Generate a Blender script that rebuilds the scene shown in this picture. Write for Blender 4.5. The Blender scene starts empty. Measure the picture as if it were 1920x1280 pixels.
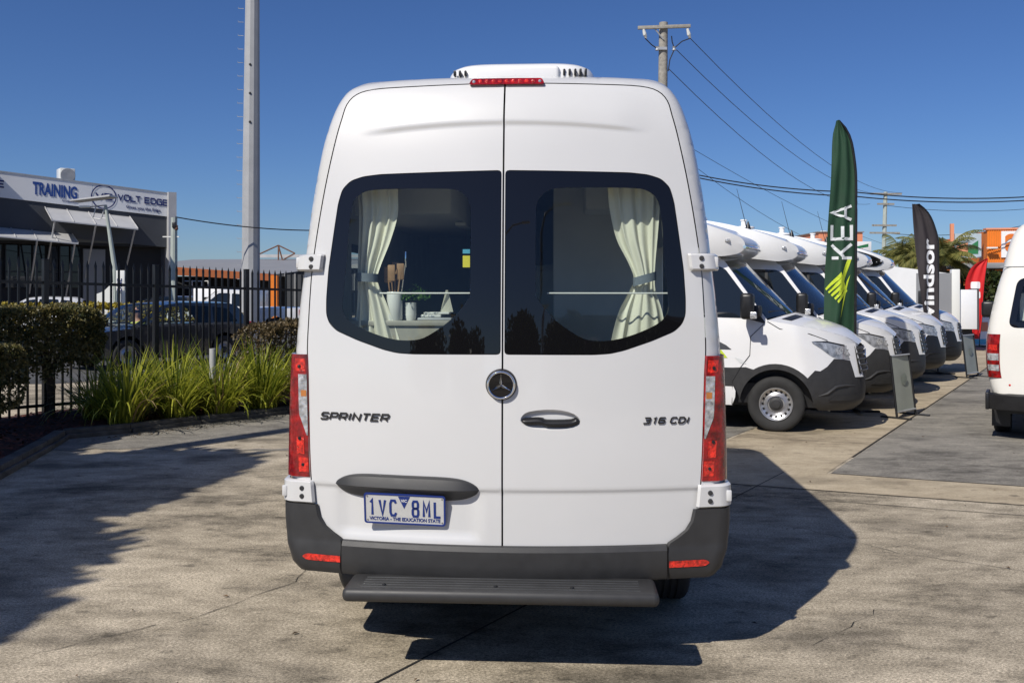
import bpy, bmesh, math, random
from mathutils import Vector, Matrix, geometry
R = math.radians
random.seed(7)
scene = bpy.context.scene
col = scene.collection

# ------------------------------------------------------------------ camera, sky, sun, exposure
cam_d = bpy.data.cameras.new('camera')
cam = bpy.data.objects.new('camera', cam_d); col.objects.link(cam)
cam.location = (0, 0, 1.75); cam.rotation_euler = (R(90), 0, 0)
cam_d.sensor_width = 36; cam_d.lens = 32.8125; cam_d.shift_y = -0.0495
cam_d.clip_start = 0.05; cam_d.clip_end = 3000
scene.camera = cam

SUN = Vector((-0.436, -0.562, 0.703)).normalized()      # towards the sun
world = bpy.data.worlds.new('World'); scene.world = world; world.use_nodes = True
wn = world.node_tree
bg = wn.nodes['Background']
sky = wn.nodes.new('ShaderNodeTexSky'); sky.sky_type = 'NISHITA'; sky.sun_disc = False
sky.sun_elevation = math.asin(SUN.z); sky.sun_rotation = math.atan2(SUN.x, SUN.y)
sky.altitude = 10; sky.air_density = 0.88; sky.dust_density = 0.4; sky.ozone_density = 10.0
hs = wn.nodes.new('ShaderNodeHueSaturation'); hs.inputs['Saturation'].default_value = 1.06
hs.inputs['Hue'].default_value = 0.508
wn.links.new(sky.outputs[0], hs.inputs['Color']); wn.links.new(hs.outputs[0], bg.inputs[0])
bg.inputs[1].default_value = 0.079
sl = bpy.data.lights.new('sun', 'SUN'); sl.energy = 4.3; sl.angle = R(0.53); sl.color = (1.0, 0.945, 0.86)
sun = bpy.data.objects.new('sun', sl); col.objects.link(sun)
sun.rotation_euler = (-SUN).to_track_quat('-Z', 'Y').to_euler()
vs = scene.view_settings
vs.view_transform = 'Standard'; vs.look = 'None'; vs.exposure = 0.12; vs.gamma = 1.0; vs.use_curve_mapping = False

# ------------------------------------------------------------------ materials
def mat(name, color, rough=0.5, metal=0.0, coat=0.0, var=0.0, vscale=6.0, bump=0.0, bscale=60.0, spec=0.5, var2=None):
    m = bpy.data.materials.new(name); m.use_nodes = True
    nt = m.node_tree; b = nt.nodes['Principled BSDF']
    b.inputs['Base Color'].default_value = (*color, 1); b.inputs['Roughness'].default_value = rough
    b.inputs['Metallic'].default_value = metal; b.inputs['Coat Weight'].default_value = coat
    b.inputs['Coat Roughness'].default_value = 0.025; b.inputs['Specular IOR Level'].default_value = spec
    if var or bump:
        tc = nt.nodes.new('ShaderNodeTexCoord')
    if var:
        n = nt.nodes.new('ShaderNodeTexNoise'); n.inputs['Scale'].default_value = vscale; n.inputs['Detail'].default_value = 6
        nt.links.new(tc.outputs['Object'], n.inputs['Vector'])
        r = nt.nodes.new('ShaderNodeValToRGB'); r.color_ramp.elements[0].position = 0.3; r.color_ramp.elements[1].position = 0.7
        c2 = var2 or tuple(min(1, c * (1 + var)) for c in color)
        c1 = tuple(c * (1 - var) for c in color) if not var2 else color
        r.color_ramp.elements[0].color = (*c1, 1); r.color_ramp.elements[1].color = (*c2, 1)
        nt.links.new(n.outputs['Fac'], r.inputs['Fac']); nt.links.new(r.outputs['Color'], b.inputs['Base Color'])
        mr = nt.nodes.new('ShaderNodeMapRange'); mr.inputs['To Min'].default_value = max(0, rough - 0.08); mr.inputs['To Max'].default_value = min(1, rough + 0.08)
        nt.links.new(n.outputs['Fac'], mr.inputs['Value']); nt.links.new(mr.outputs['Result'], b.inputs['Roughness'])
    if bump:
        n2 = nt.nodes.new('ShaderNodeTexNoise'); n2.inputs['Scale'].default_value = bscale; n2.inputs['Detail'].default_value = 5
        nt.links.new(tc.outputs['Object'], n2.inputs['Vector'])
        bp = nt.nodes.new('ShaderNodeBump'); bp.inputs['Strength'].default_value = bump; bp.inputs['Distance'].default_value = 0.01
        nt.links.new(n2.outputs['Fac'], bp.inputs['Height']); nt.links.new(bp.outputs['Normal'], b.inputs['Normal'])
    return m

def glass_mat(name, tint, ior=1.5, boost=1.0):
    m = bpy.data.materials.new(name); m.use_nodes = True
    nt = m.node_tree; nt.nodes.clear()
    o = nt.nodes.new('ShaderNodeOutputMaterial'); mx = nt.nodes.new('ShaderNodeMixShader')
    t = nt.nodes.new('ShaderNodeBsdfTransparent'); t.inputs[0].default_value = (*tint, 1)
    g = nt.nodes.new('ShaderNodeBsdfGlossy'); g.inputs['Roughness'].default_value = 0.0
    f = nt.nodes.new('ShaderNodeFresnel'); f.inputs[0].default_value = ior
    # a thin pane reflects the same from both faces: use the inverse index on the inner face
    ge = nt.nodes.new('ShaderNodeNewGeometry'); mi = nt.nodes.new('ShaderNodeMix'); mi.inputs[2].default_value = ior; mi.inputs[3].default_value = 1 / ior
    nt.links.new(ge.outputs['Backfacing'], mi.inputs[0]); nt.links.new(mi.outputs[0], f.inputs[0])
    nt.links.new(f.outputs[0], mx.inputs[0]); nt.links.new(t.outputs[0], mx.inputs[1]); nt.links.new(g.outputs[0], mx.inputs[2])
    nt.links.new(mx.outputs[0], o.inputs[0])
    return m

def leaf_mat(name, c1, c2, scale=3.0, trans=0.35, rough=0.5):
    m = bpy.data.materials.new(name); m.use_nodes = True
    nt = m.node_tree; b = nt.nodes['Principled BSDF']; out = nt.nodes['Material Output']
    g = nt.nodes.new('ShaderNodeNewGeometry'); tc = nt.nodes.new('ShaderNodeTexCoord')
    n = nt.nodes.new('ShaderNodeTexNoise'); n.inputs['Scale'].default_value = scale
    nt.links.new(tc.outputs['Object'], n.inputs['Vector'])
    ad = nt.nodes.new('ShaderNodeMath'); ad.operation = 'ADD'
    sb = nt.nodes.new('ShaderNodeMath'); sb.operation = 'SUBTRACT'; sb.inputs[1].default_value = 0.5
    nt.links.new(g.outputs['Random Per Island'], ad.inputs[0]); nt.links.new(n.outputs['Fac'], ad.inputs[1]); nt.links.new(ad.outputs[0], sb.inputs[0])
    r = nt.nodes.new('ShaderNodeValToRGB'); r.color_ramp.elements[0].color = (*c1, 1); r.color_ramp.elements[1].color = (*c2, 1)
    nt.links.new(sb.outputs[0], r.inputs['Fac']); nt.links.new(r.outputs['Color'], b.inputs['Base Color'])
    b.inputs['Roughness'].default_value = rough
    tr = nt.nodes.new('ShaderNodeBsdfTranslucent'); nt.links.new(r.outputs['Color'], tr.inputs[0])
    mx = nt.nodes.new('ShaderNodeMixShader'); mx.inputs[0].default_value = trans
    nt.links.new(b.outputs[0], mx.inputs[1]); nt.links.new(tr.outputs[0], mx.inputs[2]); nt.links.new(mx.outputs[0], out.inputs[0])
    return m

M = {}
M['paint'] = mat('white_paint', (0.622, 0.622, 0.617), 0.42, coat=0.9, var=0.014, vscale=2.5, bump=0.02, bscale=3.0)
M['paint2'] = mat('white_paint_row', (0.78, 0.78, 0.78), 0.4, coat=0.8, var=0.02, vscale=2)
M['cream'] = mat('cream_white_paint', (0.78, 0.76, 0.70), 0.4, coat=0.7, var=0.02, vscale=2)
M['fibre'] = mat('white_fibreglass', (0.80, 0.80, 0.79), 0.3, coat=0.5, var=0.03, vscale=3)
M['plastic'] = mat('grey_plastic', (0.032, 0.032, 0.033), 0.5, var=0.12, vscale=14, bump=0.08, bscale=500)
M['plastic_lt'] = mat('worn_grey_plastic', (0.05, 0.051, 0.052), 0.42, var=0.2, vscale=9, bump=0.08, bscale=400)
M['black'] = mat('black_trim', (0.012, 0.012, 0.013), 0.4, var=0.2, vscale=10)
M['frit'] = mat('black_glass_border', (0.006, 0.006, 0.007), 0.015, spec=0.5)
M['rubber'] = mat('tyre_rubber', (0.022, 0.022, 0.022), 0.8, var=0.25, vscale=12, bump=0.2, bscale=90)
M['steel'] = mat('wheel_steel', (0.55, 0.55, 0.56), 0.32, 0.8, var=0.08, vscale=12)
M['chrome'] = mat('chrome', (0.85, 0.86, 0.87), 0.06, 1.0)
M['galv'] = mat('galvanised_steel', (0.42, 0.43, 0.44), 0.5, 0.35, var=0.12, vscale=4)
M['pole_gr'] = mat('grey_pole_paint', (0.36, 0.365, 0.37), 0.55, var=0.08, vscale=2)
M['lamp_post'] = mat('pale_green_pole', (0.38, 0.42, 0.38), 0.6, var=0.1, vscale=3)
M['red_lens'] = mat('red_lens', (0.24, 0.004, 0.004), 0.10, coat=1.0, var=0.65, vscale=20, bump=0.5, bscale=70)
M['red_core'] = mat('red_reflector', (0.60, 0.022, 0.010), 0.12, coat=1.0, var=0.6, vscale=55, bump=0.6, bscale=110)
M['clear_lens'] = mat('clear_lens', (0.55, 0.55, 0.54), 0.15, 0.5, coat=1.0, var=0.6, vscale=34, bump=0.5, bscale=90)
M['amber'] = mat('amber_lens', (0.55, 0.20, 0.05), 0.15, 0.2, coat=1.0)
M['lamp_silver'] = mat('headlamp_reflector', (0.34, 0.35, 0.37), 0.25, 0.35, coat=1.0, var=0.6, vscale=16)
M['pane'] = glass_mat('window_glass', (0.80, 0.85, 0.83), 1.52)
M['glass_dk'] = mat('dark_glass', (0.010, 0.014, 0.018), 0.02, spec=0.6)
M['screen'] = mat('windscreen_glass', (0.012, 0.018, 0.026), 0.02, spec=0.9, coat=0.6)
M['liner'] = mat('cabin_liner', (0.36, 0.37, 0.38), 0.8, var=0.1)
M['cabinet'] = mat('cabinet_board', (0.60, 0.61, 0.60), 0.5, var=0.05)
M['bench'] = mat('benchtop', (0.40, 0.38, 0.32), 0.4, var=0.1, vscale=20)
M['curtain'] = mat('cream_curtain', (0.80, 0.78, 0.64), 0.9, var=0.03, vscale=10, bump=0.1, bscale=700)
M['tie'] = mat('grey_curtain_tie', (0.17, 0.20, 0.23), 0.9, var=0.1, vscale=60)
M['ceramic'] = mat('white_ceramic', (0.75, 0.75, 0.70), 0.3, coat=0.4)
M['wood'] = mat('timber', (0.33, 0.19, 0.09), 0.6, var=0.3, vscale=18)
M['pole_wood'] = mat('weathered_pole_timber', (0.30, 0.28, 0.24), 0.85, var=0.25, vscale=7, bump=0.3, bscale=40)
M['blue_ink'] = mat('blue_print', (0.012, 0.035, 0.20), 0.5)
M['plate'] = mat('plate_silver', (0.60, 0.60, 0.58), 0.45, 0.05, var=0.05, vscale=30)
M['white_ink'] = mat('white_print', (0.8, 0.8, 0.8), 0.6)
M['badge'] = mat('black_chrome', (0.03, 0.03, 0.032), 0.15, 0.4, coat=0.5)
M['fence'] = mat('black_fence_paint', (0.010, 0.011, 0.012), 0.38, var=0.3, vscale=8)
M['mulch'] = mat('red_mulch', (0.045, 0.013, 0.008), 0.95, var=0.6, vscale=40, bump=0.9, bscale=60)
M['kerb'] = mat('weathered_kerb', (0.085, 0.078, 0.068), 0.9, var=0.45, vscale=7, bump=0.5, bscale=50)
M['flag_green'] = mat('green_flag_cloth', (0.009, 0.045, 0.02), 0.75, var=0.15, vscale=4)
M['flag_black'] = mat('charcoal_flag_cloth', (0.028, 0.022, 0.024), 0.75, var=0.15, vscale=4)
M['flag_red'] = mat('red_flag_cloth', (0.62, 0.012, 0.014), 0.7, var=0.08, vscale=4)
M['lime'] = mat('lime_print', (0.50, 0.62, 0.03), 0.7)
M['silver_ink'] = mat('silver_print', (0.62, 0.64, 0.64), 0.6)
M['orange'] = mat('orange_cladding', (0.75, 0.20, 0.015), 0.55, var=0.06, vscale=2)
M['salmon'] = mat('salmon_wall', (0.72, 0.28, 0.15), 0.7, var=0.05, vscale=2)
M['green_ink'] = mat('green_print', (0.02, 0.17, 0.06), 0.6)
M['orange_ink'] = mat('orange_print', (0.70, 0.17, 0.02), 0.6)
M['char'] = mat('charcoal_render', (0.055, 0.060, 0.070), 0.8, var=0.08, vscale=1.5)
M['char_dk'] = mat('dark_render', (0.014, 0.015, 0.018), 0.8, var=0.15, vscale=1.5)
M['signwhite'] = mat('sign_panel', (0.72, 0.73, 0.74), 0.5, var=0.03, vscale=0.7)
M['metal_sheet'] = mat('pale_roof_sheet', (0.50, 0.50, 0.50), 0.5, 0.2, var=0.06, vscale=2)
M['roofgrey'] = mat('grey_roof', (0.24, 0.245, 0.255), 0.6, var=0.06, vscale=1)
M['rust'] = mat('rusty_steel', (0.16, 0.075, 0.045), 0.8, var=0.3, vscale=6)
M['wire'] = mat('cable_black', (0.012, 0.012, 0.014), 0.6)
M['car_dk'] = mat('dark_blue_paint', (0.012, 0.018, 0.030), 0.3, 0.3, coat=1.0)
M['car_red'] = mat('red_paint', (0.35, 0.012, 0.012), 0.3, coat=1.0)
M['car_silver'] = mat('silver_paint', (0.42, 0.43, 0.45), 0.3, 0.5, coat=1.0)
M['skin'] = mat('skin', (0.50, 0.27, 0.18), 0.6)
M['shirt'] = mat('hi_vis_shirt', (0.45, 0.52, 0.10), 0.8)
M['mesh_board'] = mat('grey_banner_mesh', (0.36, 0.38, 0.33), 0.7, var=0.06, vscale=5)
M['hedge'] = leaf_mat('hedge_leaf', (0.035, 0.050, 0.012), (0.26, 0.21, 0.075), 2.0, 0.25)
M['hedge2'] = leaf_mat('dry_hedge_leaf', (0.040, 0.034, 0.014), (0.17, 0.12, 0.055), 2.0, 0.2)
M['hedge3'] = leaf_mat('golden_hedge_leaf', (0.18, 0.14, 0.01), (0.42, 0.33, 0.03), 2.0, 0.2)
M['blade'] = leaf_mat('strap_leaf', (0.075, 0.125, 0.010), (0.50, 0.50, 0.06), 1.5, 0.4, 0.32)
M['blade_dry'] = leaf_mat('dry_strap_leaf', (0.16, 0.11, 0.05), (0.42, 0.32, 0.14), 1.5, 0.2)
M['palm'] = leaf_mat('palm_leaf', (0.05, 0.07, 0.015), (0.27, 0.25, 0.07), 0.6, 0.3)
M['tree'] = leaf_mat('tree_leaf', (0.015, 0.03, 0.008), (0.07, 0.09, 0.02), 0.6, 0.3)
M['bark'] = mat('bark', (0.06, 0.045, 0.033), 0.9, var=0.35, vscale=9, bump=0.6, bscale=30)
M['herb'] = leaf_mat('herb_leaf', (0.02, 0.09, 0.01), (0.12, 0.26, 0.03), 20, 0.3)
M['yellow'] = mat('yellow_sticker', (0.80, 0.70, 0.05), 0.6)
M['blue_st'] = mat('blue_sticker', (0.10, 0.42, 0.60), 0.6)

# ------------------------------------------------------------------ object helpers
def tag(o, label=None, cat=None, group=None, kind=None):
    if label: o['label'] = label
    if cat: o['category'] = cat
    if group: o['group'] = group
    if kind: o['kind'] = kind
    return o
def empty(name, loc=(0, 0, 0), rz=0.0):
    o = bpy.data.objects.new(name, None); col.objects.link(o)
    o.location = loc; o.rotation_euler = (0, 0, rz); o.empty_display_size = 0.1
    return o
def thing(name, label, cat, loc=(0, 0, 0), rz=0.0, group=None):
    return tag(empty(name, loc, rz), label, cat, group)
def obj(name, vf, m, parent=None, smooth=35, loc=None):
    v, f = vf
    me = bpy.data.meshes.new(name); me.from_pydata([tuple(p) for p in v], [], f); me.update()
    if smooth:
        me.shade_smooth()
        if smooth < 180: me.set_sharp_from_angle(angle=R(smooth))
    me.materials.append(M[m] if isinstance(m, str) else m)
    o = bpy.data.objects.new(name, me); col.objects.link(o)
    if parent: o.parent = parent
    if loc: o.location = loc
    return o
def inst(name, src, parent, loc=(0, 0, 0), rot=(0, 0, 0), scale=(1, 1, 1)):
    o = src.copy(); o.name = name; col.objects.link(o); o.parent = parent; o.location = loc; o.rotation_euler = rot; o.scale = scale
    return o
def copy_tree(o, parent=None, loc=None, rz=None):
    c = o.copy(); col.objects.link(c); c.parent = parent
    if loc is not None: c.location = loc
    if rz is not None: c.rotation_euler = (0, 0, rz)
    for ch in list(o.children): copy_tree(ch, c)
    return c

def join(*vfs):
    V, F = [], []
    for v, f in vfs:
        n = len(V); V += [tuple(p) for p in v]; F += [tuple(i + n for i in q) for q in f]
    return V, F
def xf(vf, mtx):
    return [tuple(mtx @ Vector(p)) for p in vf[0]], vf[1]
def mv(vf, d): return [(p[0] + d[0], p[1] + d[1], p[2] + d[2]) for p in vf[0]], vf[1]
def flip(vf): return vf[0], [tuple(reversed(f)) for f in vf[1]]
def mirx(vf): return flip(([(-p[0], p[1], p[2]) for p in vf[0]], vf[1]))
def miry(vf): return flip(([(p[0], -p[1], p[2]) for p in vf[0]], vf[1]))

def box(x0, x1, y0, y1, z0, z1, bev=0.0, seg=2):
    bm = bmesh.new(); bmesh.ops.create_cube(bm, size=1)
    for v in bm.verts:
        v.co = Vector(((x0 + x1) / 2 + v.co.x * (x1 - x0), (y0 + y1) / 2 + v.co.y * (y1 - y0), (z0 + z1) / 2 + v.co.z * (z1 - z0)))
    if bev: bmesh.ops.bevel(bm, geom=bm.edges[:], offset=bev, segments=seg, affect='EDGES', profile=0.5)
    r = ([tuple(v.co) for v in bm.verts], [])
    bm.verts.index_update(); r = (r[0], [tuple(v.index for v in f.verts) for f in bm.faces]); bm.free()
    return r
def tube(pts, rad, n=8, cap=True):
    pts = [Vector(p) for p in pts]
    rads = rad if isinstance(rad, (list, tuple)) else [rad] * len(pts)
    V, F = [], []
    up = Vector((0, 0, 1))
    for i, p in enumerate(pts):
        d = (pts[min(i + 1, len(pts) - 1)] - pts[max(i - 1, 0)]).normalized()
        a = d.cross(up)
        if a.length < 1e-3: a = d.cross(Vector((0, 1, 0)))
        a.normalize(); b = d.cross(a).normalized()
        for k in range(n):
            t = 2 * math.pi * k / n
            V.append(tuple(p + (a * math.cos(t) + b * math.sin(t)) * rads[i]))
    for i in range(len(pts) - 1):
        for k in range(n):
            F.append((i * n + k, (i + 1) * n + k, (i + 1) * n + (k + 1) % n, i * n + (k + 1) % n))
    if cap:
        F.append(tuple(range(n))); F.append(tuple(reversed(range((len(pts) - 1) * n, len(pts) * n))))
    return V, F
def lathe(prof, n=32, axis='z'):
    V, F = [], []
    for r, h in prof:
        for k in range(n):
            t = 2 * math.pi * k / n
            a, b = r * math.cos(t), r * math.sin(t)
            V.append({'z': (a, b, h), 'y': (a, h, b), 'x': (h, a, b)}[axis])
    for i in range(len(prof) - 1):
        for k in range(n):
            q = (i * n + k, i * n + (k + 1) % n, (i + 1) * n + (k + 1) % n, (i + 1) * n + k)
            F.append(q if axis != 'y' else tuple(reversed(q)))
    return V, F
def grid(fn, us, vs_):
    V = [tuple(fn(u, v)) for v in vs_ for u in us]; n = len(us); F = []
    for j in range(len(vs_) - 1):
        for i in range(n - 1):
            F.append((j * n + i, j * n + i + 1, (j + 1) * n + i + 1, (j + 1) * n + i))
    return V, F
def lin(a, b, n): return [a + (b - a) * i / (n - 1) for i in range(n)]
def interp(tab, x):
    if x <= tab[0][0]: return tab[0][1]
    for i in range(len(tab) - 1):
        if x <= tab[i + 1][0]:
            x0, y0 = tab[i]; x1, y1 = tab[i + 1]; t = (x - x0) / (x1 - x0)
            def slope(k):
                if k <= 0: k = 1
                if k >= len(tab) - 1: k = len(tab) - 2
                return (tab[k + 1][1] - tab[k - 1][1]) / (tab[k + 1][0] - tab[k - 1][0])
            m0, m1 = slope(i) * (x1 - x0), slope(i + 1) * (x1 - x0)
            return (2 * t**3 - 3 * t**2 + 1) * y0 + (t**3 - 2 * t**2 + t) * m0 + (-2 * t**3 + 3 * t**2) * y1 + (t**3 - t**2) * m1
    return tab[-1][1]
def sstep(a, b, x):
    t = max(0, min(1, (x - a) / (b - a))); return t * t * (3 - 2 * t)

def resample(loop, step):
    out = []
    n = len(loop)
    for i in range(n):
        a, b = loop[i], loop[(i + 1) % n]
        k = max(1, int(math.ceil(math.hypot(b[0] - a[0], b[1] - a[1]) / step)))
        for j in range(k): out.append((a[0] + (b[0] - a[0]) * j / k, a[1] + (b[1] - a[1]) * j / k))
    return out
def smooth_loop(loop, sub=4):
    n = len(loop); out = []
    for i in range(n):
        p0, p1, p2, p3 = loop[i - 1], loop[i], loop[(i + 1) % n], loop[(i + 2) % n]
        for j in range(sub):
            t = j / sub
            out.append(tuple(0.5 * ((2 * p1[k]) + (-p0[k] + p2[k]) * t + (2 * p0[k] - 5 * p1[k] + 4 * p2[k] - p3[k]) * t * t + (-p0[k] + 3 * p1[k] - 3 * p2[k] + p3[k]) * t**3) for k in (0, 1)))
    return out
def round_loop(loop, rad, seg=5):
    n = len(loop); out = []
    for i in range(n):
        a, p, b = Vector(loop[i - 1]), Vector(loop[i]), Vector(loop[(i + 1) % n])
        da, db = a - p, b - p
        r = rad[i] if isinstance(rad, (list, tuple)) else rad
        r = min(r, da.length * 0.49, db.length * 0.49)
        s, e = p + da.normalized() * r, p + db.normalized() * r
        for j in range(seg + 1):
            t = j / seg
            q = s * (1 - t)**2 + p * 2 * t * (1 - t) + e * t * t
            out.append((q.x, q.y))
    return out
def area(l): return sum(l[i - 1][0] * l[i][1] - l[i][0] * l[i - 1][1] for i in range(len(l))) / 2
def inside(p, loop):
    c = False; x, y = p; n = len(loop); j = n - 1
    for i in range(n):
        xi, yi = loop[i]; xj, yj = loop[j]
        if (yi > y) != (yj > y) and x < (xj - xi) * (y - yi) / (yj - yi) + xi: c = not c
        j = i
    return c
def dist_loop(p, loop):
    best = 1e9; x, y = p; n = len(loop)
    for i in range(n):
        ax, ay = loop[i - 1]; bx, by = loop[i]
        dx, dy = bx - ax, by - ay; L = dx * dx + dy * dy
        t = 0 if L < 1e-14 else max(0, min(1, ((x - ax) * dx + (y - ay) * dy) / L))
        d = (ax + dx * t - x)**2 + (ay + dy * t - y)**2
        if d < best: best = d
    return math.sqrt(best)

def patch(outer, fn, holes=(), step=0.05, bstep=None, extra=(), lip=0.0, lipdir=(0, 1, 0), smoothed=False):
    """constrained triangulation of a 2-D outline (with holes), lifted into 3-D by fn; optional return lip along every edge"""
    bstep = bstep or step
    loops = [resample(outer, bstep)] + [resample(h, bstep) for h in holes]
    if area(loops[0]) < 0: loops[0].reverse()
    P, E = [], []
    for l in loops:
        s = len(P); P += l; E += [(s + i, s + (i + 1) % len(l)) for i in range(len(l))]
    xs = [p[0] for p in loops[0]]; ys = [p[1] for p in loops[0]]
    nx = int((max(xs) - min(xs)) / step); ny = int((max(ys) - min(ys)) / step)
    hs_ = {(round(c[0] / step * 1.4), round(c[1] / step * 1.4)) for c in extra}
    cand = [(min(xs) + (i + 0.5) * step, min(ys) + (j + 0.5) * step) for i in range(nx + 1) for j in range(ny + 1)] if step < 5 else []
    cand = [c for c in cand if (round(c[0] / step * 1.4), round(c[1] / step * 1.4)) not in hs_]
    for c in list(extra) + cand:
        if inside(c, loops[0]) and not any(inside(c, h) for h in loops[1:]):
            if min(dist_loop(c, l) for l in loops) > bstep * 0.35: P.append(c)
    r = geometry.delaunay_2d_cdt([Vector(p) for p in P], E, [], 0, 1e-7)
    pts = [(p.x, p.y) for p in r[0]]
    F = []
    for t in r[2]:
        t = tuple(t)
        a = area([pts[i] for i in t])
        if abs(a) < 1e-12: continue
        c = (sum(pts[i][0] for i in t) / 3, sum(pts[i][1] for i in t) / 3)
        if not inside(c, loops[0]) or any(inside(c, h) for h in loops[1:]): continue
        F.append(t if a > 0 else tuple(reversed(t)))
    V = [tuple(fn(*p)) for p in pts]
    if lip:
        cnt = {}
        for f in F:
            for i in range(len(f)):
                a, b = f[i], f[(i + 1) % len(f)]
                cnt[(a, b)] = 1
        ring = [(a, b) for (a, b) in cnt if (b, a) not in cnt]
        mp = {}
        for a, b in ring:
            for k in (a, b):
                if k not in mp:
                    mp[k] = len(V); V.append(tuple(V[k][i] + lipdir[i] * lip for i in range(3)))
        for a, b in ring: F.append((a, mp[a], mp[b], b))
    return V, F

# --- lettering: stroke font for squared, condensed or italic marks; built-in font for the rest
GL = {
 'S': [[(1,.86),(.86,1),(.14,1),(0,.86),(0,.64),(.14,.5),(.86,.5),(1,.36),(1,.14),(.86,0),(.14,0),(0,.14)]],
 'P': [[(0,0),(0,1),(.84,1),(1,.86),(1,.56),(.84,.42),(.1,.42)]],
 'R': [[(0,0),(0,1),(.84,1),(1,.86),(1,.56),(.84,.42),(.1,.42)], [(.5,.42),(1,0)]],
 'I': [[(.5,0),(.5,1)]], 'N': [[(0,0),(0,1),(1,0),(1,1)]], 'T': [[(0,1),(1,1)], [(.5,.92),(.5,0)]],
 'E': [[(1,1),(0,1),(0,0),(1,0)], [(.1,.5),(.9,.5)]], 'D': [[(0,0),(0,1),(.7,1),(1,.75),(1,.25),(.7,0),(0,0)]],
 'C': [[(1,.82),(.8,1),(.2,1),(0,.8),(0,.2),(.2,0),(.8,0),(1,.18)]], 'V': [[(0,1),(.5,0),(1,1)]],
 'O': [[(.5,1),(.15,1),(0,.8),(0,.2),(.15,0),(.85,0),(1,.2),(1,.8),(.85,1),(.5,1)]], 'L': [[(0,1),(0,0),(1,0)]],
 'G': [[(1,.85),(.85,1),(.15,1),(0,.82),(0,.18),(.15,0),(1,0),(1,.5),(.55,.5)]],
 'K': [[(0,0),(0,1)], [(.08,.45),(.95,1)], [(.35,.6),(1,0)]], 'A': [[(0,0),(.5,1),(1,0)], [(.2,.33),(.8,.33)]],
 'M': [[(0,0),(0,1),(.5,.38),(1,1),(1,0)]], '1': [[(.2,.82),(.6,1),(.6,0)]],
 '3': [[(0,1),(.86,1),(1,.86),(1,.64),(.86,.5),(.3,.5)], [(.86,.5),(1,.36),(1,.14),(.86,0),(0,0)]],
 '6': [[(.95,1),(.14,1),(0,.86),(0,.14),(.14,0),(.86,0),(1,.14),(1,.4),(.86,.54),(.1,.54)]],
 '8': [[(.5,1),(.2,1),(.04,.88),(.04,.64),(.2,.53),(.5,.53),(.84,.53),(1,.4),(1,.14),(.84,0),(.16,0),(0,.14),(0,.4),(.16,.53),(.5,.53),(.8,.53),(.96,.64),(.96,.88),(.8,1),(.5,1)]],
}
def strip(pl, w, d, zoff):
    pts = [Vector(p) for p in pl]; V, F = [], []
    n = len(pts)
    for i, p in enumerate(pts):
        a = (p - pts[i - 1]).normalized() if i else (pts[1] - p).normalized()
        b = (pts[i + 1] - p).normalized() if i < n - 1 else a
        t = (a + b)
        t = t.normalized() if t.length > 1e-4 else a
        nn = Vector((-t.y, t.x)); k = 1 / max(0.5, nn.dot(Vector((-a.y, a.x))))
        for s in (1, -1):
            q = p + nn * s * w / 2 * k
            V.append((q.x, q.y, d + zoff)); V.append((q.x, q.y, 0))
    for i in range(n - 1):
        a, b = i * 4, i * 4 + 4
        F += [(a, a + 2, b + 2, b), (a + 1, a, b, b + 1), (a + 2, a + 3, b + 3, b + 2)]
    F += [(0, 1, 3, 2), (n * 4 - 4, n * 4 - 2, n * 4 - 1, n * 4 - 3)]
    return V, F
def strokes(text, h, cw, sp, w, d, shear=0.0, narrow=('I',)):
    """letters laid out from x=0 on the xy plane, height h, stroke width w, thickness d"""
    out, x, k = [], 0.0, 0
    for ch in text:
        if ch == ' ': x += cw * 0.6; continue
        ww = 0.25 * cw if ch in narrow else cw * (0.7 if ch == '1' else 1.0)
        for pl in GL[ch]:
            q = [(x + px * ww + shear * py * h, py * h) for px, py in pl]
            out.append(strip(q, w, d, (k % 3) * 0.0004)); k += 1
        x += ww + sp - (0.3 * cw if ch == 'L' and cw > .5 else 0)
    return join(*out), x - sp
def text_vf(body, size, bold=0.0, depth=0.001, shear=0.0, sx=1.0, spacing=1.0, center=True):
    c = bpy.data.curves.new('t', 'FONT'); c.body = body; c.size = size; c.offset = bold; c.extrude = depth; c.shear = shear
    c.space_character = spacing; c.resolution_u = 3
    c.align_x = 'CENTER' if center else 'LEFT'
    o = bpy.data.objects.new('t', c); col.objects.link(o)
    me = bpy.data.meshes.new_from_object(o)
    v = [(p.co.x * sx, p.co.y, p.co.z) for p in me.vertices]; f = [tuple(p.vertices) for p in me.polygons]
    bpy.data.objects.remove(o); bpy.data.meshes.remove(me); bpy.data.curves.remove(c)
    return v, f
def frame(origin, ex, ey):
    ex = Vector(ex).normalized(); ey = Vector(ey).normalized(); ez = ex.cross(ey).normalized(); ey = ez.cross(ex)
    m = Matrix((ex, ey, ez)).transposed().to_4x4(); m.translation = Vector(origin)
    return m

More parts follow.
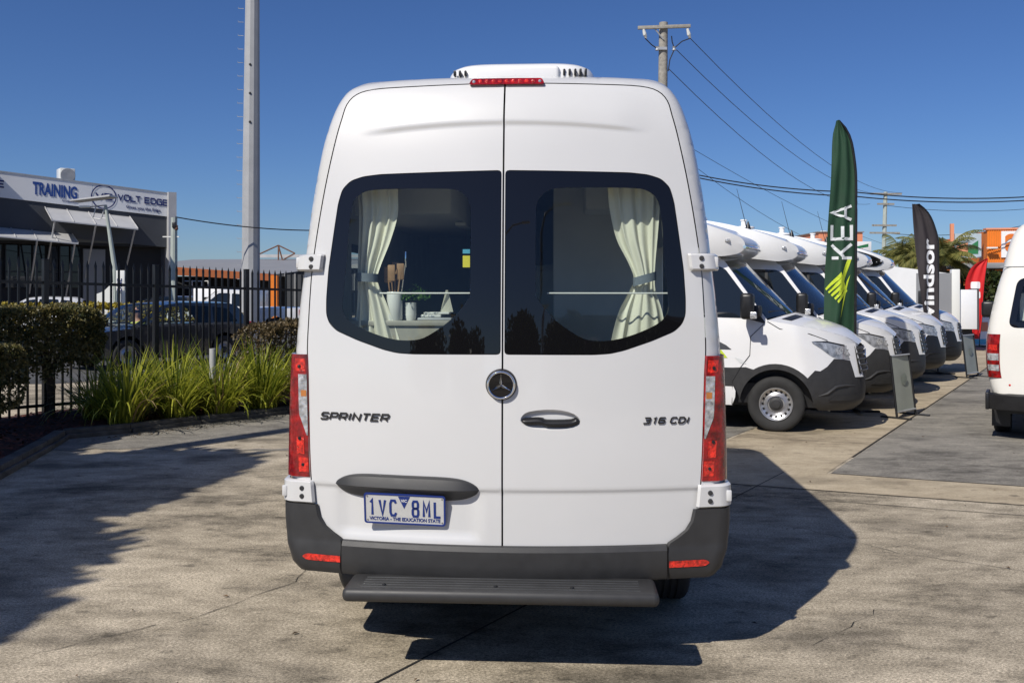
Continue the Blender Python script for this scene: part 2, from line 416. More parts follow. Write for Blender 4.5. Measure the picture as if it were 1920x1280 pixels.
# ------------------------------------------------------------------ ground
def ground_mat(name, c_dark, c_mid, c_light, scale=1.0, rot=0.0, grain=1.0, stain=0.5):
    m = bpy.data.materials.new(name); m.use_nodes = True
    nt = m.node_tree; b = nt.nodes['Principled BSDF']; L = nt.links.new
    tc = nt.nodes.new('ShaderNodeTexCoord'); mp = nt.nodes.new('ShaderNodeMapping')
    mp.inputs['Rotation'].default_value = (0, 0, rot); mp.inputs['Scale'].default_value = (0.72, 1.25, 1)
    L(tc.outputs['Object'], mp.inputs['Vector'])
    def noise(s, d, rough=0.6, vec=mp):
        n = nt.nodes.new('ShaderNodeTexNoise'); n.inputs['Scale'].default_value = s; n.inputs['Detail'].default_value = d
        n.inputs['Roughness'].default_value = rough; L(vec.outputs[0], n.inputs['Vector']); return n
    n1 = noise(0.55 * scale, 8, 0.66); n2 = noise(3.6 * scale, 10, 0.78); n3 = noise(85 * scale, 4, 0.75); n4 = noise(190, 3, 0.8)
    n5 = noise(1.3 * scale, 5, 0.55)
    a = nt.nodes.new('ShaderNodeMath'); a.operation = 'MULTIPLY_ADD'; a.inputs[1].default_value = 0.5; L(n1.outputs['Fac'], a.inputs[0])
    a2 = nt.nodes.new('ShaderNodeMath'); a2.operation = 'MULTIPLY'; a2.inputs[1].default_value = 0.5; L(n2.outputs['Fac'], a2.inputs[0]); L(a2.outputs[0], a.inputs[2])
    r = nt.nodes.new('ShaderNodeValToRGB'); e = r.color_ramp.elements
    e[0].position = 0.39; e[0].color = (*c_dark, 1); e[1].position = 0.59; e[1].color = (*c_light, 1)
    k = e.new(0.475); k.color = (*c_mid, 1)
    L(a.outputs[0], r.inputs['Fac'])
    # fine aggregate
    r3 = nt.nodes.new('ShaderNodeMapRange'); r3.inputs['From Min'].default_value = 0.3; r3.inputs['From Max'].default_value = 0.7
    r3.inputs['To Min'].default_value = 1 - 0.38 * grain; r3.inputs['To Max'].default_value = 1 + 0.28 * grain; L(n3.outputs['Fac'], r3.inputs['Value'])
    r4 = nt.nodes.new('ShaderNodeMapRange'); r4.inputs['From Min'].default_value = 0.3; r4.inputs['From Max'].default_value = 0.7
    r4.inputs['To Min'].default_value = 1 - 0.3 * grain; r4.inputs['To Max'].default_value = 1 + 0.3 * grain; L(n4.outputs['Fac'], r4.inputs['Value'])
    # dark oily stains
    r5 = nt.nodes.new('ShaderNodeMapRange'); r5.inputs['From Min'].default_value = 0.52; r5.inputs['From Max'].default_value = 0.68
    r5.inputs['To Min'].default_value = 1; r5.inputs['To Max'].default_value = 1 - stain; L(n5.outputs['Fac'], r5.inputs['Value'])
    # drips and worn spots
    n6 = noise(7.5 * scale, 3, 0.5)
    r6 = nt.nodes.new('ShaderNodeMapRange'); r6.inputs['From Min'].default_value = 0.62; r6.inputs['From Max'].default_value = 0.74
    r6.inputs['To Min'].default_value = 1; r6.inputs['To Max'].default_value = 0.5; L(n6.outputs['Fac'], r6.inputs['Value'])
    m6 = nt.nodes.new('ShaderNodeMath'); m6.operation = 'MULTIPLY'; L(r5.outputs[0], m6.inputs[0]); L(r6.outputs[0], m6.inputs[1])
    mu = nt.nodes.new('ShaderNodeMath'); mu.operation = 'MULTIPLY'; L(r3.outputs[0], mu.inputs[0]); L(r4.outputs[0], mu.inputs[1])
    mu2 = nt.nodes.new('ShaderNodeMath'); mu2.operation = 'MULTIPLY'; L(mu.outputs[0], mu2.inputs[0]); L(m6.outputs[0], mu2.inputs[1])
    vm = nt.nodes.new('ShaderNodeVectorMath'); vm.operation = 'SCALE'; L(r.outputs['Color'], vm.inputs[0]); L(mu2.outputs[0], vm.inputs['Scale'])
    L(vm.outputs[0], b.inputs['Base Color']); b.inputs['Roughness'].default_value = 0.85; b.inputs['Specular IOR Level'].default_value = 0.3
    bp = nt.nodes.new('ShaderNodeBump'); bp.inputs['Strength'].default_value = 0.22; bp.inputs['Distance'].default_value = 0.004
    L(mu.outputs[0], bp.inputs['Height']); L(bp.outputs['Normal'], b.inputs['Normal'])
    return m
M['ground'] = ground_mat('old_concrete', (0.115, 0.098, 0.072), (0.35, 0.300, 0.222), (0.58, 0.50, 0.38), 1.0, 0.15, 2.1, 0.58)
M['asphalt'] = ground_mat('worn_asphalt', (0.11, 0.10, 0.086), (0.215, 0.20, 0.172), (0.32, 0.295, 0.25), 1.2, -0.3, 1.3, 0.35)
M['tan'] = ground_mat('tan_concrete', (0.24, 0.195, 0.135), (0.38, 0.315, 0.22), (0.48, 0.405, 0.29), 1.1, 0.2, 0.7, 0.3)
M['road'] = ground_mat('street_asphalt', (0.05, 0.05, 0.05), (0.08, 0.08, 0.08), (0.11, 0.11, 0.11), 1.0, 0, 0.6, 0.2)

def sheet(name, pts, z, m, kind='structure', step=1e3):
    return tag(obj(name, patch(pts, lambda x, y: (x, y, z), step=step, bstep=1e3), m, smooth=0), kind=kind)
sheet('ground', [(-700, -300), (700, -300), (700, 1500), (-700, 1500)], 0.0, 'ground')
E = Vector((0.535, 0.845)); A = Vector((0.932, -0.362))
def lot(p, e, a): return (p[0] + E.x * e + A.x * a, p[1] + E.y * e + A.y * a)
p0 = (3.06, 8.95)
sheet('asphalt_pavement', [lot(p0, 0, 0), lot(p0, 0, 14), lot(p0, 16, 14), lot(p0, 30, 9), lot(p0, 30, 0)], 0.004, 'asphalt')
sheet('tan_path', [lot(p0, -0.85, -1.55), lot(p0, -0.85, 15), lot(p0, -0.035, 15), lot(p0, -0.035, -0.035), lot(p0, 32, -0.035), lot(p0, 32, -1.55)], 0.004, 'tan')
sheet('asphalt_pavement', [lot(p0, 0.4, -1.585), lot(p0, 33, -1.585), lot(p0, 33, -9), lot(p0, 2.2, -9), lot(p0, 1.1, -4)], 0.004, 'asphalt')
# darker strip of seal along the garden edge
random.seed(3)
edge = [(-5.2, 10.2), (-4.2, 10.35), (-3.3, 10.2), (-2.4, 10.45), (-1.4, 10.3), (0.2, 10.4)]
edge = [(x + random.uniform(-.05, .05), y + random.uniform(-.1, .1)) for x, y in resample(edge + [edge[-1]], 0.25)[:-5]]
sheet('asphalt_pavement', edge + [(0.3, 16.5), (-1.4, 16.0), (-3.1, 13.55), (-4.6, 11.75), (-5.35, 11.3)], 0.004, 'asphalt')
sheet('road', [(-90, 17.5), (-8.6, 17.5), (-2.5, 26.0), (4, 36), (-8, 41), (-90, 30)], 0.004, 'road')
# saw-cut joints in the slab
def joint(name, a, b, w=0.012):
    a, b = Vector(a), Vector(b); d = (b - a).normalized(); n = Vector((-d.y, d.x)) * w / 2
    tag(obj(name, ([(*(a + n), .0045), (*(a - n), .0045), (*(b - n), .0045), (*(b + n), .0045)], [(0, 1, 2, 3)]), 'joint', smooth=0), kind='structure')
M['joint'] = mat('joint_filler', (0.025, 0.022, 0.018), 0.95, var=0.4, vscale=20)
random.seed(11)
joint('ground_joint', (-0.75, 3.95), (0.35, 5.6)); joint('ground_joint', lot(p0, -0.87, -1.56), lot(p0, -0.87, 15), 0.014)
joint('ground_joint', (0.35, 5.6), (2.62, 9.0)); joint('ground_joint', (1.9, 8.05), (6.5, 6.3), 0.01)
joint('ground_joint', lot(p0, 1.0, -0.02), lot(p0, 30, -0.02), 0.02); joint('ground_joint', lot(p0, -0.02, 0.0), lot(p0, -0.02, 15), 0.02)
joint('ground_joint', lot(p0, 4.6, -1.54), lot(p0, 4.6, -0.04), 0.014); joint('ground_joint', lot(p0, 9.6, -1.54), lot(p0, 9.6, -0.04), 0.014); joint('ground_joint', lot(p0, 2, -1.54), lot(p0, 2, -0.04), 0.012)
def crack(pts, w):
    P = []
    pts = [Vector(p) for p in pts]
    for i in range(len(pts) - 1):
        for k in range(8):
            P.append(pts[i].lerp(pts[i + 1], k / 8) + Vector((random.uniform(-.02, .02), random.uniform(-.02, .02))))
    V, F = [], []
    for i, p in enumerate(P):
        ww = w * random.uniform(.2, 1)
        V += [(p.x - ww / 2, p.y, .0042), (p.x + ww / 2, p.y + ww * .3, .0042)]
    for i in range(len(P) - 1): F.append((2 * i, 2 * i + 1, 2 * i + 3, 2 * i + 2))
    tag(obj('ground_crack', (V, F), 'joint', smooth=0), kind='structure')
crack([(-2.3, 4.5), (-1.7, 5.0), (-1.3, 5.6), (-1.35, 6.4)], 0.012); crack([(1.5, 4.6), (2.0, 5.1), (2.9, 5.2)], 0.008)
crack([(-3.2, 7.6), (-2.4, 7.9), (-1.6, 7.7)], 0.01); crack([(2.1, 6.9), (2.6, 6.2), (3.4, 5.7)], 0.008); crack([(-0.8, 4.2), (-1.5, 4.25), (-2.1, 4.1)], 0.006)

# fallen leaves and grit on the drive
random.seed(61); V, F = [], []
for i in range(420):
    x, y = random.uniform(-4.6, 6), random.uniform(3.3, 12)
    if -1.1 < x < 1.2 and 4.2 < y < 10: continue
    if i > 160: y = 11.5 + random.gauss(0, .5); x = -5.05 + (y - 11.0) * .85 + abs(random.gauss(0, .18)) + .12
    a = random.uniform(0, 6.28); l = random.uniform(.006, .022); w = l * random.uniform(.2, .6); d = Vector((math.cos(a), math.sin(a), 0)) * l; n = Vector((-math.sin(a), math.cos(a), 0)) * w; c = Vector((x, y, .008)); k = len(V)
    V += [c - d, c - n + Vector((0, 0, random.uniform(0, .008))), c + d, c + n + Vector((0, 0, random.uniform(0, .008)))]; F.append((k, k + 1, k + 2, k + 3))
M['litter'] = leaf_mat('dry_litter', (0.03, 0.02, 0.012), (0.17, 0.11, 0.06), 3, 0.1, 0.9)
tag(obj('leaf_litter', (V, F), 'litter', smooth=0), 'small dry leaves and grit scattered on the drive', 'leaf litter', kind='stuff')
tw_ = tag(obj('twig', tube([(-1.53, 3.98, .006), (-1.51, 4.05, .010), (-1.49, 4.16, .006)], [.003, .004, .002], 6), 'bark', None, 60), 'short dark twig lying on the concrete at lower left', 'twig')

# ------------------------------------------------------------------ white camper van seen from behind (the subject)
VAN = thing('camper_van', 'white high-roof camper van seen square from behind, curtains in its rear windows', 'van', (-0.045, 4.30, 0), R(-3.2))
LEAN = [(0.4, 0.0), (0.9, 0.0), (1.3, 0.010), (1.6, 0.026), (1.9, 0.048), (2.2, 0.076), (2.42, 0.104), (2.55, 0.13), (2.66, 0.165), (2.74, 0.205), (2.80, 0.25)]
def yb(x, z): return 0.135 * x * x + interp(LEAN, z)
def EL(u, v, add=0.0):
    """rear elevation drawing (units right of / below eye line) -> metres on the rear face"""
    x, z = u * 0.0025, 1.75 - v * 0.0025
    for _ in range(3):
        s = (4.30 + yb(x, z) + add) / 1750; x, z = u * s, 1.75 - v * s
    return (x, z)
half = [(402, 480), (406, 455), (409, 415), (408, 370), (406, 250), (402, 125), (394, 30), (385, -45), (373, -145), (356, -245), (344, -295), (328, -340), (314, -365), (300, -380), (282, -389), (255, -395), (205, -399), (120, -402), (40, -403)]
OUT = [EL(u, v, 0.05) for u, v in half]
_h = smooth_loop([OUT[0]] + OUT + [OUT[-1]], 3)[3:-6] + [OUT[-1]]
OUTL = _h + [(-x, z) for x, z in reversed(_h)]
LOW = [(-2, 5)]
RC = 0.085
WT = sorted([(z, x) for x, z in OUT])
def Wz(z): return interp(WT, z)
def dist_open(p, l):
    return min(dist_loop(p, [l[i], l[i + 1]]) for i in range(len(l) - 1)) if abs(abs(p[0]) - Wz(p[1])) < .15 or p[1] > 2.5 else 1.0
def fillet(d): return RC - math.sqrt(max(0, RC * RC - (RC - d)**2)) if d < RC else 0.0
def P(x, z, off=0.0, fil=True):
    y = yb(x, z)
    zc = 2.545 - 0.035 * (x / 0.65)**2
    fade = 1 - sstep(0.52, 0.72, abs(x))
    y -= 0.011 * sstep(zc - 0.014, zc + 0.014, z) * fade * (1 - sstep(zc + .05, zc + .16, z) * 0.6)
    y -= 0.008 * sstep(0.816, 0.838, z) * (1 - sstep(.9, 1.5, z))
    bx = sstep(-.80, -.74, x) * (1 - sstep(-.14, -.09, x)) * sstep(.585, .63, z) * (1 - sstep(.80, .83, z))
    y += 0.014 * bx
    if fil: y += fillet(dist_open((x, z), OUTL))
    return (x, y - off, z)
# door outline (right leaf), window outline and clear pane
dr = [(1.7, -388), (180, -383), (250, -379), (282, -370), (300, -352), (309, -325), (319, -290), (336, -215), (349, -145), (360, -75), (366, -25), (371, 60), (373, 110), (371, 155), (367, 300), (363, 370), (358, 415), (350, 442), (337, 462), (318, 474), (300, 479), (280, 481), (1.7, 482)]
DOOR = [EL(*p) for p in dr]
DOOR = smooth_loop([DOOR[0]] + DOOR + [DOOR[-1]], 3)[3:-6] + [DOOR[-1]]
fr = [(3.4, -226), (235, -220), (268, -216), (292, -208), (308, -192), (316, -165), (322, -125), (334, -40), (338, 15), (338, 45), (332, 62), (318, 76), (277, 94), (226, 112), (200, 118), (170, 120), (3.4, 120)]
WIN = round_loop([EL(*p) for p in fr], 0.02, 3)
pn = [(62, 0), (61, -80), (61, -140), (62, -157), (67, -172), (77, -183), (92, -190), (120, -192), (205, -192), (250, -190), (268, -185), (281, -175), (289, -158), (294, -120), (299, -50), (306, 20), (303, 44), (286, 62), (245, 81), (205, 92), (168, 93), (140, 84), (95, 52), (66, 16)]
PANE = smooth_loop([EL(*p) for p in pn], 3)
def shrink(loop, d):
    out = []; n = len(loop)
    s = 1 if area(loop) > 0 else -1
    for i in range(n):
        a, b = Vector(loop[i - 1]), Vector(loop[(i + 1) % n]); t = (b - a).normalized()
        out.append((loop[i][0] - t.y * d * s, loop[i][1] + t.x * d * s))
    return out
crx = [(x * 0.015, 2.545 - 0.035 * (x * .015 / 0.65)**2 + dz) for x in range(1, 52) for dz in (-.022, -.012, -.004, .004, .012, .022)] + [(x * 0.015, .8285 + dz) for x in range(1, 62) for dz in (-.022, -.012, -.005, .002, .009, .022)]
HAN = [EL(u, v) for u, v in [(34 + 0, 243), (38, 233), (50, 226), (80, 222), (110, 223), (134, 230), (146, 242), (140, 252), (122, 258), (90, 260), (58, 258), (42, 252)]]
HAN = smooth_loop(HAN, 2)
rd = obj('rear_door', patch(DOOR, lambda x, z: P(x, z), [WIN, HAN], 0.03, 0.02, crx, 0.03), 'paint', VAN, 40)
ld = obj('rear_door', patch([(-x, z) for x, z in reversed(DOOR)], lambda x, z: P(x, z), [[(-x, z) for x, z in reversed(WIN)]], 0.03, 0.02,
         [(-x, z) for x, z in crx] + [(-.09 - .03 * i, .585 + .02 * j) for i in range(25) for j in range(14)], 0.03), 'paint', VAN, 40)
for d, s in ((rd, 1), (ld, -1)):
    q = lambda l: [(s * x, z) for x, z in l]
    fr_ = obj('window_border', patch(q(shrink(WIN, 0.0035)), lambda x, z: P(x, z, -0.002, False), [q(PANE)], 0.05, 0.02, lip=0.006), 'frit', d, 40)
    obj('window_pane', patch(q(PANE), lambda x, z: P(x, z, -0.0025, False), (), 0.05, 0.02), 'pane', d, 180)
    # rubber seal behind the glass edge
    obj('window_seal', patch(q(shrink(WIN, -0.012)), lambda x, z: P(x, z, -0.02, False), [q(shrink(PANE, -0.004))], 0.1, 0.03), 'black', d)
# handle: scooped recess and grip
hc = EL(91, 241)
def bowl(x, z):
    t = min(1, dist_loop((x, z), HAN) / 0.022)
    return P(x, z, -0.022 * math.sin(t * math.pi / 2))
obj('handle_recess', patch(HAN, bowl, (), 0.006, 0.008), 'paint', rd, 60)
hp = smooth_loop([EL(u, v) for u, v in [(36, 240), (62, 237), (76, 238), (84, 241), (128, 240), (136, 236), (145, 240), (146, 246), (138, 252), (120, 256), (84, 256), (74, 252), (46, 252), (36, 247)]], 3)
def grip(x, z):
    t = min(1, dist_loop((x, z), hp) / 0.013); return P(x, z, -0.012 + 0.022 * math.sin(t * math.pi / 2))
obj('door_handle', patch(hp, grip, (), 0.006, 0.006, lip=0.02), 'black', rd, 60)
# star badge across the gap, fixed to the right leaf
ec = EL(-2, 176)
ey = P(0, ec[1])[1]
bd = obj('badge', mv(lathe([(0.0, -.0), (0.055, -.0), (0.066, .004), (0.072, .012), (0.074, .02)][::-1], 40, 'y'), (ec[0], ey - 0.016, ec[1])), 'badge', rd, 50)
obj('badge_disc', mv(lathe([(0.0005, -.002), (0.058, -.002)], 32, 'y'), (ec[0], ey - 0.016, ec[1])), 'frit', bd, 0)
ring = [(0.060 + .0055 * math.cos(t), -.004 + .0055 * math.sin(t)) for t in lin(0, 2 * math.pi, 9)]
obj('badge_ring', mv(lathe(ring, 40, 'y'), (ec[0], ey - 0.016, ec[1])), 'chrome', bd, 60)
SV, SF = [], []
for k in range(3):
    t = R(90 + 120 * k); d = Vector((math.cos(t), math.sin(t))); n = Vector((-d.y, d.x)); b = len(SV)
    tip = d * .058
    for q, yy in ((tip, -.005), (n * .0075 + d * .008, -.004), (-n * .0075 + d * .008, -.004), (Vector((0, 0)) + d * .0, -.014)):
        SV.append((ec[0] + q.x, ey - .016 + yy, ec[1] + q.y))
    SF += [(b, b + 1, b + 3), (b, b + 3, b + 2)]
SV2 = [(ec[0], ey - .030, ec[1])]
obj('badge_star', (SV, SF), 'chrome', bd, 0)
def on_door(vf, u, v, parent, name, m, off=0.002):
    x0, z0 = EL(u, v); V = []
    for a, b, c in vf[0]:
        p = P(x0 + a, z0 + b, off + c, False); V.append(p)
    return obj(name, (V, vf[1]), m, parent, 0)
vf, w = strokes('SPRINTER', 0.0295, 0.0335, 0.0128, 0.0078, 0.004, 0.35); on_door(vf, -347, 241.5, ld, 'lettering', 'badge')
vf, w = strokes('316 CDI', 0.025, 0.0275, 0.0115, 0.0066, 0.004, 0.35); on_door(vf, 261, 246, rd, 'lettering', 'badge')
# plate-lamp grip, number plate
def grippf(s, k):
    f = (1 - abs(s)**6)**0.85 if abs(s) < 1 else 0
    zc, zt, zb = 0.8345, 0.059, 0.056
    dz, pr = [(1, 0), (.93, .55), (.82, .72), (.45, .88), (0.05, 1), (-.04, .97), (-.35, .60), (-.7, .32), (-1, 0)][k]
    z = zc + (zt if dz > 0 else zb) * dz * (0.25 + .75 * f)**1 * (1 if abs(s) < 1 else 0)
    z = zc + (zt if dz > 0 else zb) * dz * f - 0.004 * s
    x = -0.4515 + s * 0.352
    return (x, yb(x, z) + 0.006 - 0.058 * pr * f**.8, z)
g = obj('plate_lamp_grip', grid(grippf, [max(-1, min(1, math.sin(t))) for t in lin(-math.pi / 2, math.pi / 2, 41)], range(9)), 'plastic', ld, 22)
pc = EL(-183.5, 409.5)
PM = frame((pc[0], yb(*pc) - 0.020, pc[1]), (1, -0.05, -0.022), (0, -0.19, 1))
def plate_part(name, vf, m, par, off): return obj(name, xf(mv(vf, (0, 0, off)), PM), m, par, 30)
def rr(w, h, r): return round_loop([(-w / 2, -h / 2), (w / 2, -h / 2), (w / 2, h / 2), (-w / 2, h / 2)], r, 5)
def slab(loop, d, holes=()):
    return patch(loop, lambda x, y: (x, y, d), holes, 1e3, 1e3, lip=d, lipdir=(0, 0, -1))
plate = plate_part('number_plate', slab(rr(.376, .141, .012), .004), 'plate', ld, 0)
plate_part('plate_edge', slab(rr(.384, .149, .015), .006, [rr(.368, .133, .010)]), 'blue_ink', plate, 0)
for ch, cx in (('1', -.155), ('V', -.105), ('C', -.054), ('8', .051), ('M', .103), ('L', .155)):
    cw = .026 if ch not in '1' else .03
    vf, w = strokes(ch, .073, cw, 0, .0108, .0018); plate_part('plate_character', mv(vf, (cx - w / 2, -.031, 0)), 'blue_ink', plate, .004)
plate_part('plate_character', text_vf('VICTORIA - THE EDUCATION STATE', .0195, .0006, .0006, sx=0.88), 'blue_ink', plate, .0048)
for q in plate.children:
    if q.name.startswith('plate_character') and len(q.data.vertices) > 500:
        q.name = 'plate_slogan'
        xs = [v.co.x for v in q.data.vertices]
        # centre and fit the slogan to the plate width, below the characters
        inv = PM.inverted(); L_ = [inv @ v.co for v in q.data.vertices]
        x0, x1 = min(p.x for p in L_), max(p.x for p in L_); k = .335 / (x1 - x0); cx = (x0 + x1) / 2; y0 = min(p.y for p in L_)
        for v, p in zip(q.data.vertices, L_): v.co = PM @ Vector(((p.x - cx) * k, (p.y - y0) * k - .058, p.z))
plate_part('plate_triangle', slab([(-.030, .063), (.026, .063), (-.002, .004)], .0014), 'blue_ink', plate, .004)
plate_part('plate_state_code', text_vf('VIC', .019, .0004, .0004, sx=.95), 'white_ink', plate, .0062).data.transform(PM @ Matrix.Translation((-.002, .036, 0)) @ PM.inverted())
for sx, sz in ((-.176, -.057), (.176, -.057), (-.176, .059), (.176, .059)):
    plate_part('plate_bolt', mv(lathe([(.0045, 0), (.004, .002), (0.0003, .003)], 10), (sx, sz, .004)), 'steel', plate, 0)

# body: rear frame round the doors, then sides and roof running forward
fl = []
for d in [RC * (1 - math.cos(R(a))) for a in (8, 20, 35, 50, 65, 80)]:
    fl += [p for p in resample(shrink(OUTL, d), 0.05)]
DRO = [(x + .005 if x > .02 else x, z) for x, z in DOOR]
opening = shrink([p for p in DOOR if p[0] > .02] + [(-x, z) for x, z in reversed(DOOR) if x > .02], -0.006)
frame_v = patch(OUTL, lambda x, z: P(x, z), [opening], 0.04, 0.02, fl, 0)
body = obj('body_shell', frame_v, 'paint', VAN, 180)
zs_ = OUTL
def sidept(p, y):
    x, z = p
    y0 = P(x, z)[1]
    rise = 0.045 * sstep(0.1, 1.2, y) * sstep(2.4, 2.75, z)
    return (x, max(y0, y) if y > 0 else y0, z + rise)
ysec = [0, .42, .6, 1.0, 1.4, 1.7, 2.4, 3.62]
bv, bf = flip(grid(lambda i, y: sidept(zs_[int(i)], y), range(len(zs_)), ysec))
def keep(f):
    c = [sum(bv[i][k] for i in f) / len(f) for k in range(3)]; return not (.6 < c[1] < 1.7 and 1.47 < c[2] < 2.01)
obj('body_side', (bv, [f for f in bf if keep(f)]), 'paint', VAN, 60)
low = [(s * x, z) for s in (1, -1) for x, z in ()]
for s in (1, -1):
    bx_ = Wz(.47)
    obj('sill', box(min(s * .90, s * (bx_ - .005)), max(s * .90, s * (bx_ - .005)), .5, 3.6, .34, .47, .02), 'plastic', VAN)
    obj('side_moulding', grid(lambda y, z: (s * (Wz(z) + .008), y, z), lin(.45, 3.6, 8) if s > 0 else lin(3.6, .45, 8), lin(.62, .82, 4)), 'plastic', VAN)
    sw_ = patch(round_loop([(.50, 1.36), (1.80, 1.36), (1.80, 2.11), (.50, 2.11)], .08, 4), lambda y, z: (s * (Wz(z) + .006), y, z), [round_loop([(.64, 1.50), (1.66, 1.50), (1.66, 1.98), (.64, 1.98)], .06, 4)], .15, .05)
    swb = obj('side_window', sw_ if s > 0 else flip(sw_), 'frit', VAN, 60)
    sp__ = patch(round_loop([(.64, 1.50), (1.66, 1.50), (1.66, 1.98), (.64, 1.98)], .06, 4), lambda y, z: (s * (Wz(z) + .005), y, z), (), .15, .05)
    obj('side_pane', sp__ if s > 0 else flip(sp__), 'pane', swb, 60)
# tail lamps, hinges, bumper corners: rows wrapped round the rear corner
def rowpatch(zs, inner, proud, side_len, s=1, outer=None, wadd=0.0, n=6):
    V, F = [], []; rows = []
    for z in zs:
        W = Wz(z) + proud(z) * .8 + (wadd(z) if callable(wadd) else wadd); xi = inner(z); row = []
        xe = W - RC
        if xi < xe: row += [(x, yb(x, z) - proud(z)) for x in lin(xi, xe, 4)[:-1]]; a0 = 0
        else: a0 = math.degrees(math.asin(min(1, (xi - xe) / RC)))
        cy = yb(xe, z) - proud(z) + RC
        for a in lin(a0, 90, 8 if xi < xe else 11): row.append((xe + RC * math.sin(R(a)), cy - RC * math.cos(R(a))))
        row += [(W, cy + side_len * t) for t in (.33, .66, 1)]
        rows.append([(s * x, y, z) for x, y in row])
    m = len(rows[0])
    for r in rows: V += r
    for j in range(len(rows) - 1):
        for i in range(m - 1):
            q = (j * m + i, j * m + i + 1, (j + 1) * m + i + 1, (j + 1) * m + i); F.append(q if s > 0 else tuple(reversed(q)))
    # return edges all round
    ring = [j * m for j in range(len(rows))][::-1] + list(range(m)) + [j * m + m - 1 for j in range(1, len(rows))] + [(len(rows) - 1) * m + i for i in range(m - 2, -1, -1)]
    k = len(V)
    for i in ring: x, y, z = V[i]; V.append((x - s * .012, y + .014, z))
    for i in range(len(ring)):
        j = (i + 1) % len(ring); q = (ring[i], ring[j], k + j, k + i); F.append(q if s < 0 else tuple(reversed(q)))
    return V, F
DIN = sorted([(z, x) for x, z in DOOR if x > .5])
def din(z): return interp(DIN, z)
for s in (1, -1):
    zt = lin(.862, 1.445, 16)
    tl = obj('tail_lamp', rowpatch(zt, lambda z: din(z) + .010, lambda z: .012, .075, s), 'red_lens', VAN, 60)
    zc = lin(1.065, 1.345, 9)
    def cin(z): return din(z) + .008
    def lensrow(z0, z1, a, b, off, nm, m, taper=0.0):
        V, F = [], []; zz = lin(z0, z1, 10)
        for z in zz:
            t = (z - z0) / (z1 - z0); bb = a + (b - a) * min(1, t / .35 * (1 - taper) + taper) if taper else b
            xe = Wz(z) + .0096 - RC
            for x in lin(din(z) + a, din(z) + bb, 7):
                yy = yb(min(x, xe), z) - .012
                if x > xe: yy = yb(xe, z) - .012 + RC - math.sqrt(max(0, RC * RC - (x - xe)**2))
                V.append((s * x, yy - off, z))
        for j in range(9):
            for i in range(6):
                q = (j * 7 + i, j * 7 + i + 1, j * 7 + i + 8, j * 7 + i + 7); F.append(q if s > 0 else tuple(reversed(q)))
        return obj(nm, (V, F), m, tl, 60)
    lensrow(1.06, 1.35, .009, .052, .002, 'clear_lens', 'clear_lens', .15)
    lensrow(1.245, 1.275, .012, .040, .0035, 'indicator_bulb', 'amber')
    lensrow(.885, .955, .012, .062, .002, 'brake_reflector', 'red_core'); lensrow(1.365, 1.425, .016, .066, .002, 'brake_reflector', 'red_core')
    lensrow(.97, 1.05, .03, .068, .002, 'brake_reflector', 'red_core')
    for z, xo in ((1.388, .045), (1.045, .052), (.92, .040)):
        xx = din(z) + xo
        obj('lens_screw', mv(lathe([(.008, 0), (.008, -.004), (.0003, -.005)], 12, 'y'), (s * xx, yb(min(xx, Wz(z) - RC), z) - .012 + (RC - math.sqrt(max(0, RC**2 - max(0, xx - (Wz(z) + .0096 - RC))**2))), z)), 'black', tl)
    for zc_, hh, wi in ((1.885, .040, -.057), (.793, .054, -.012)):
        zz = [zc_ - hh, zc_ - hh + .008, zc_ - hh / 2, zc_, zc_ + hh / 2, zc_ + hh - .008, zc_ + hh]
        pr = lambda z, zc_=zc_, hh=hh: .030 if abs(z - zc_) < hh - .004 else .020
        hg = obj('hinge', rowpatch(zz, lambda z: din(z) + wi + .014, pr, .05, s), 'paint', VAN, 40)
        for dz in (-.020, .018):
            xx = din(zc_) + (.003 if zc_ > 1 else .050); xe = Wz(zc_) + .024 - RC
            obj('hinge_bolt', mv(lathe([(.0115, .004), (.0115, -.002), (.009, -.003), (.0003, -.002)], 14, 'y'), (s * xx, yb(min(xx, xe), zc_) - .032 + (RC - math.sqrt(max(0, RC**2 - max(0, xx - xe)**2))), zc_ + dz)), 'galv' if 0 else 'plastic', hg)
        xa, xb = din(zc_) + .062, din(zc_) + .084
        obj('hinge_knuckle', mv(box(-.012, .012, -.004, .012, -.026, .026, .005), (s * (Wz(zc_) + .006), yb(.9, zc_) + .012, zc_)), 'paint', hg)
    bz = [.415, .424, .455, .50, .535, .56, .572, .585, .61, .64, .68, .735]
    BI = [(.40, .762), (.575, .762), (.60, .795), (.625, .835), (.66, .868), (.70, .884), (.74, .892)]
    bc = obj('bumper_corner', rowpatch(bz, lambda z: interp(BI, z) + .006, lambda z: .030 - .022 * (1 - sstep(.41, .45, z)) - .006 * sstep(.54, .57, z), .55, s, wadd=lambda z: -.002 - .42 * max(0, .545 - z)**1.15), 'plastic', VAN, 45)
    def rflx(t, z):
        x = .768 + (.958 - .768) * t; zz = .472 + .03 * z; xe = Wz(.52) + .022 - RC
        yy = yb(min(x, xe), .52) - .030 + (RC - math.sqrt(max(0, RC * RC - max(0, x - xe)**2)))
        return (s * x, yy - .004, .474 + .030 * (z if t < .9 else .5 + (z - .5) * (1 - (t - .9) * 8)))
    obj('reflector', grid(rflx, lin(0, 1, 14) if s > 0 else lin(1, 0, 14), lin(0, 1, 4)), 'red_core', bc, 60)
    obj('bumper_gap', box(s * .7625 - .002, s * .7625 + .002, yb(.76, .5) - .031, yb(.76, .5), .42, .57), 'black', VAN)
bprof = [(.565, .02), (.578, -.012), (.574, -.030), (.562, -.040), (.555, -.046), (.49, -.046), (.435, -.040), (.420, -.030), (.419, .02)]
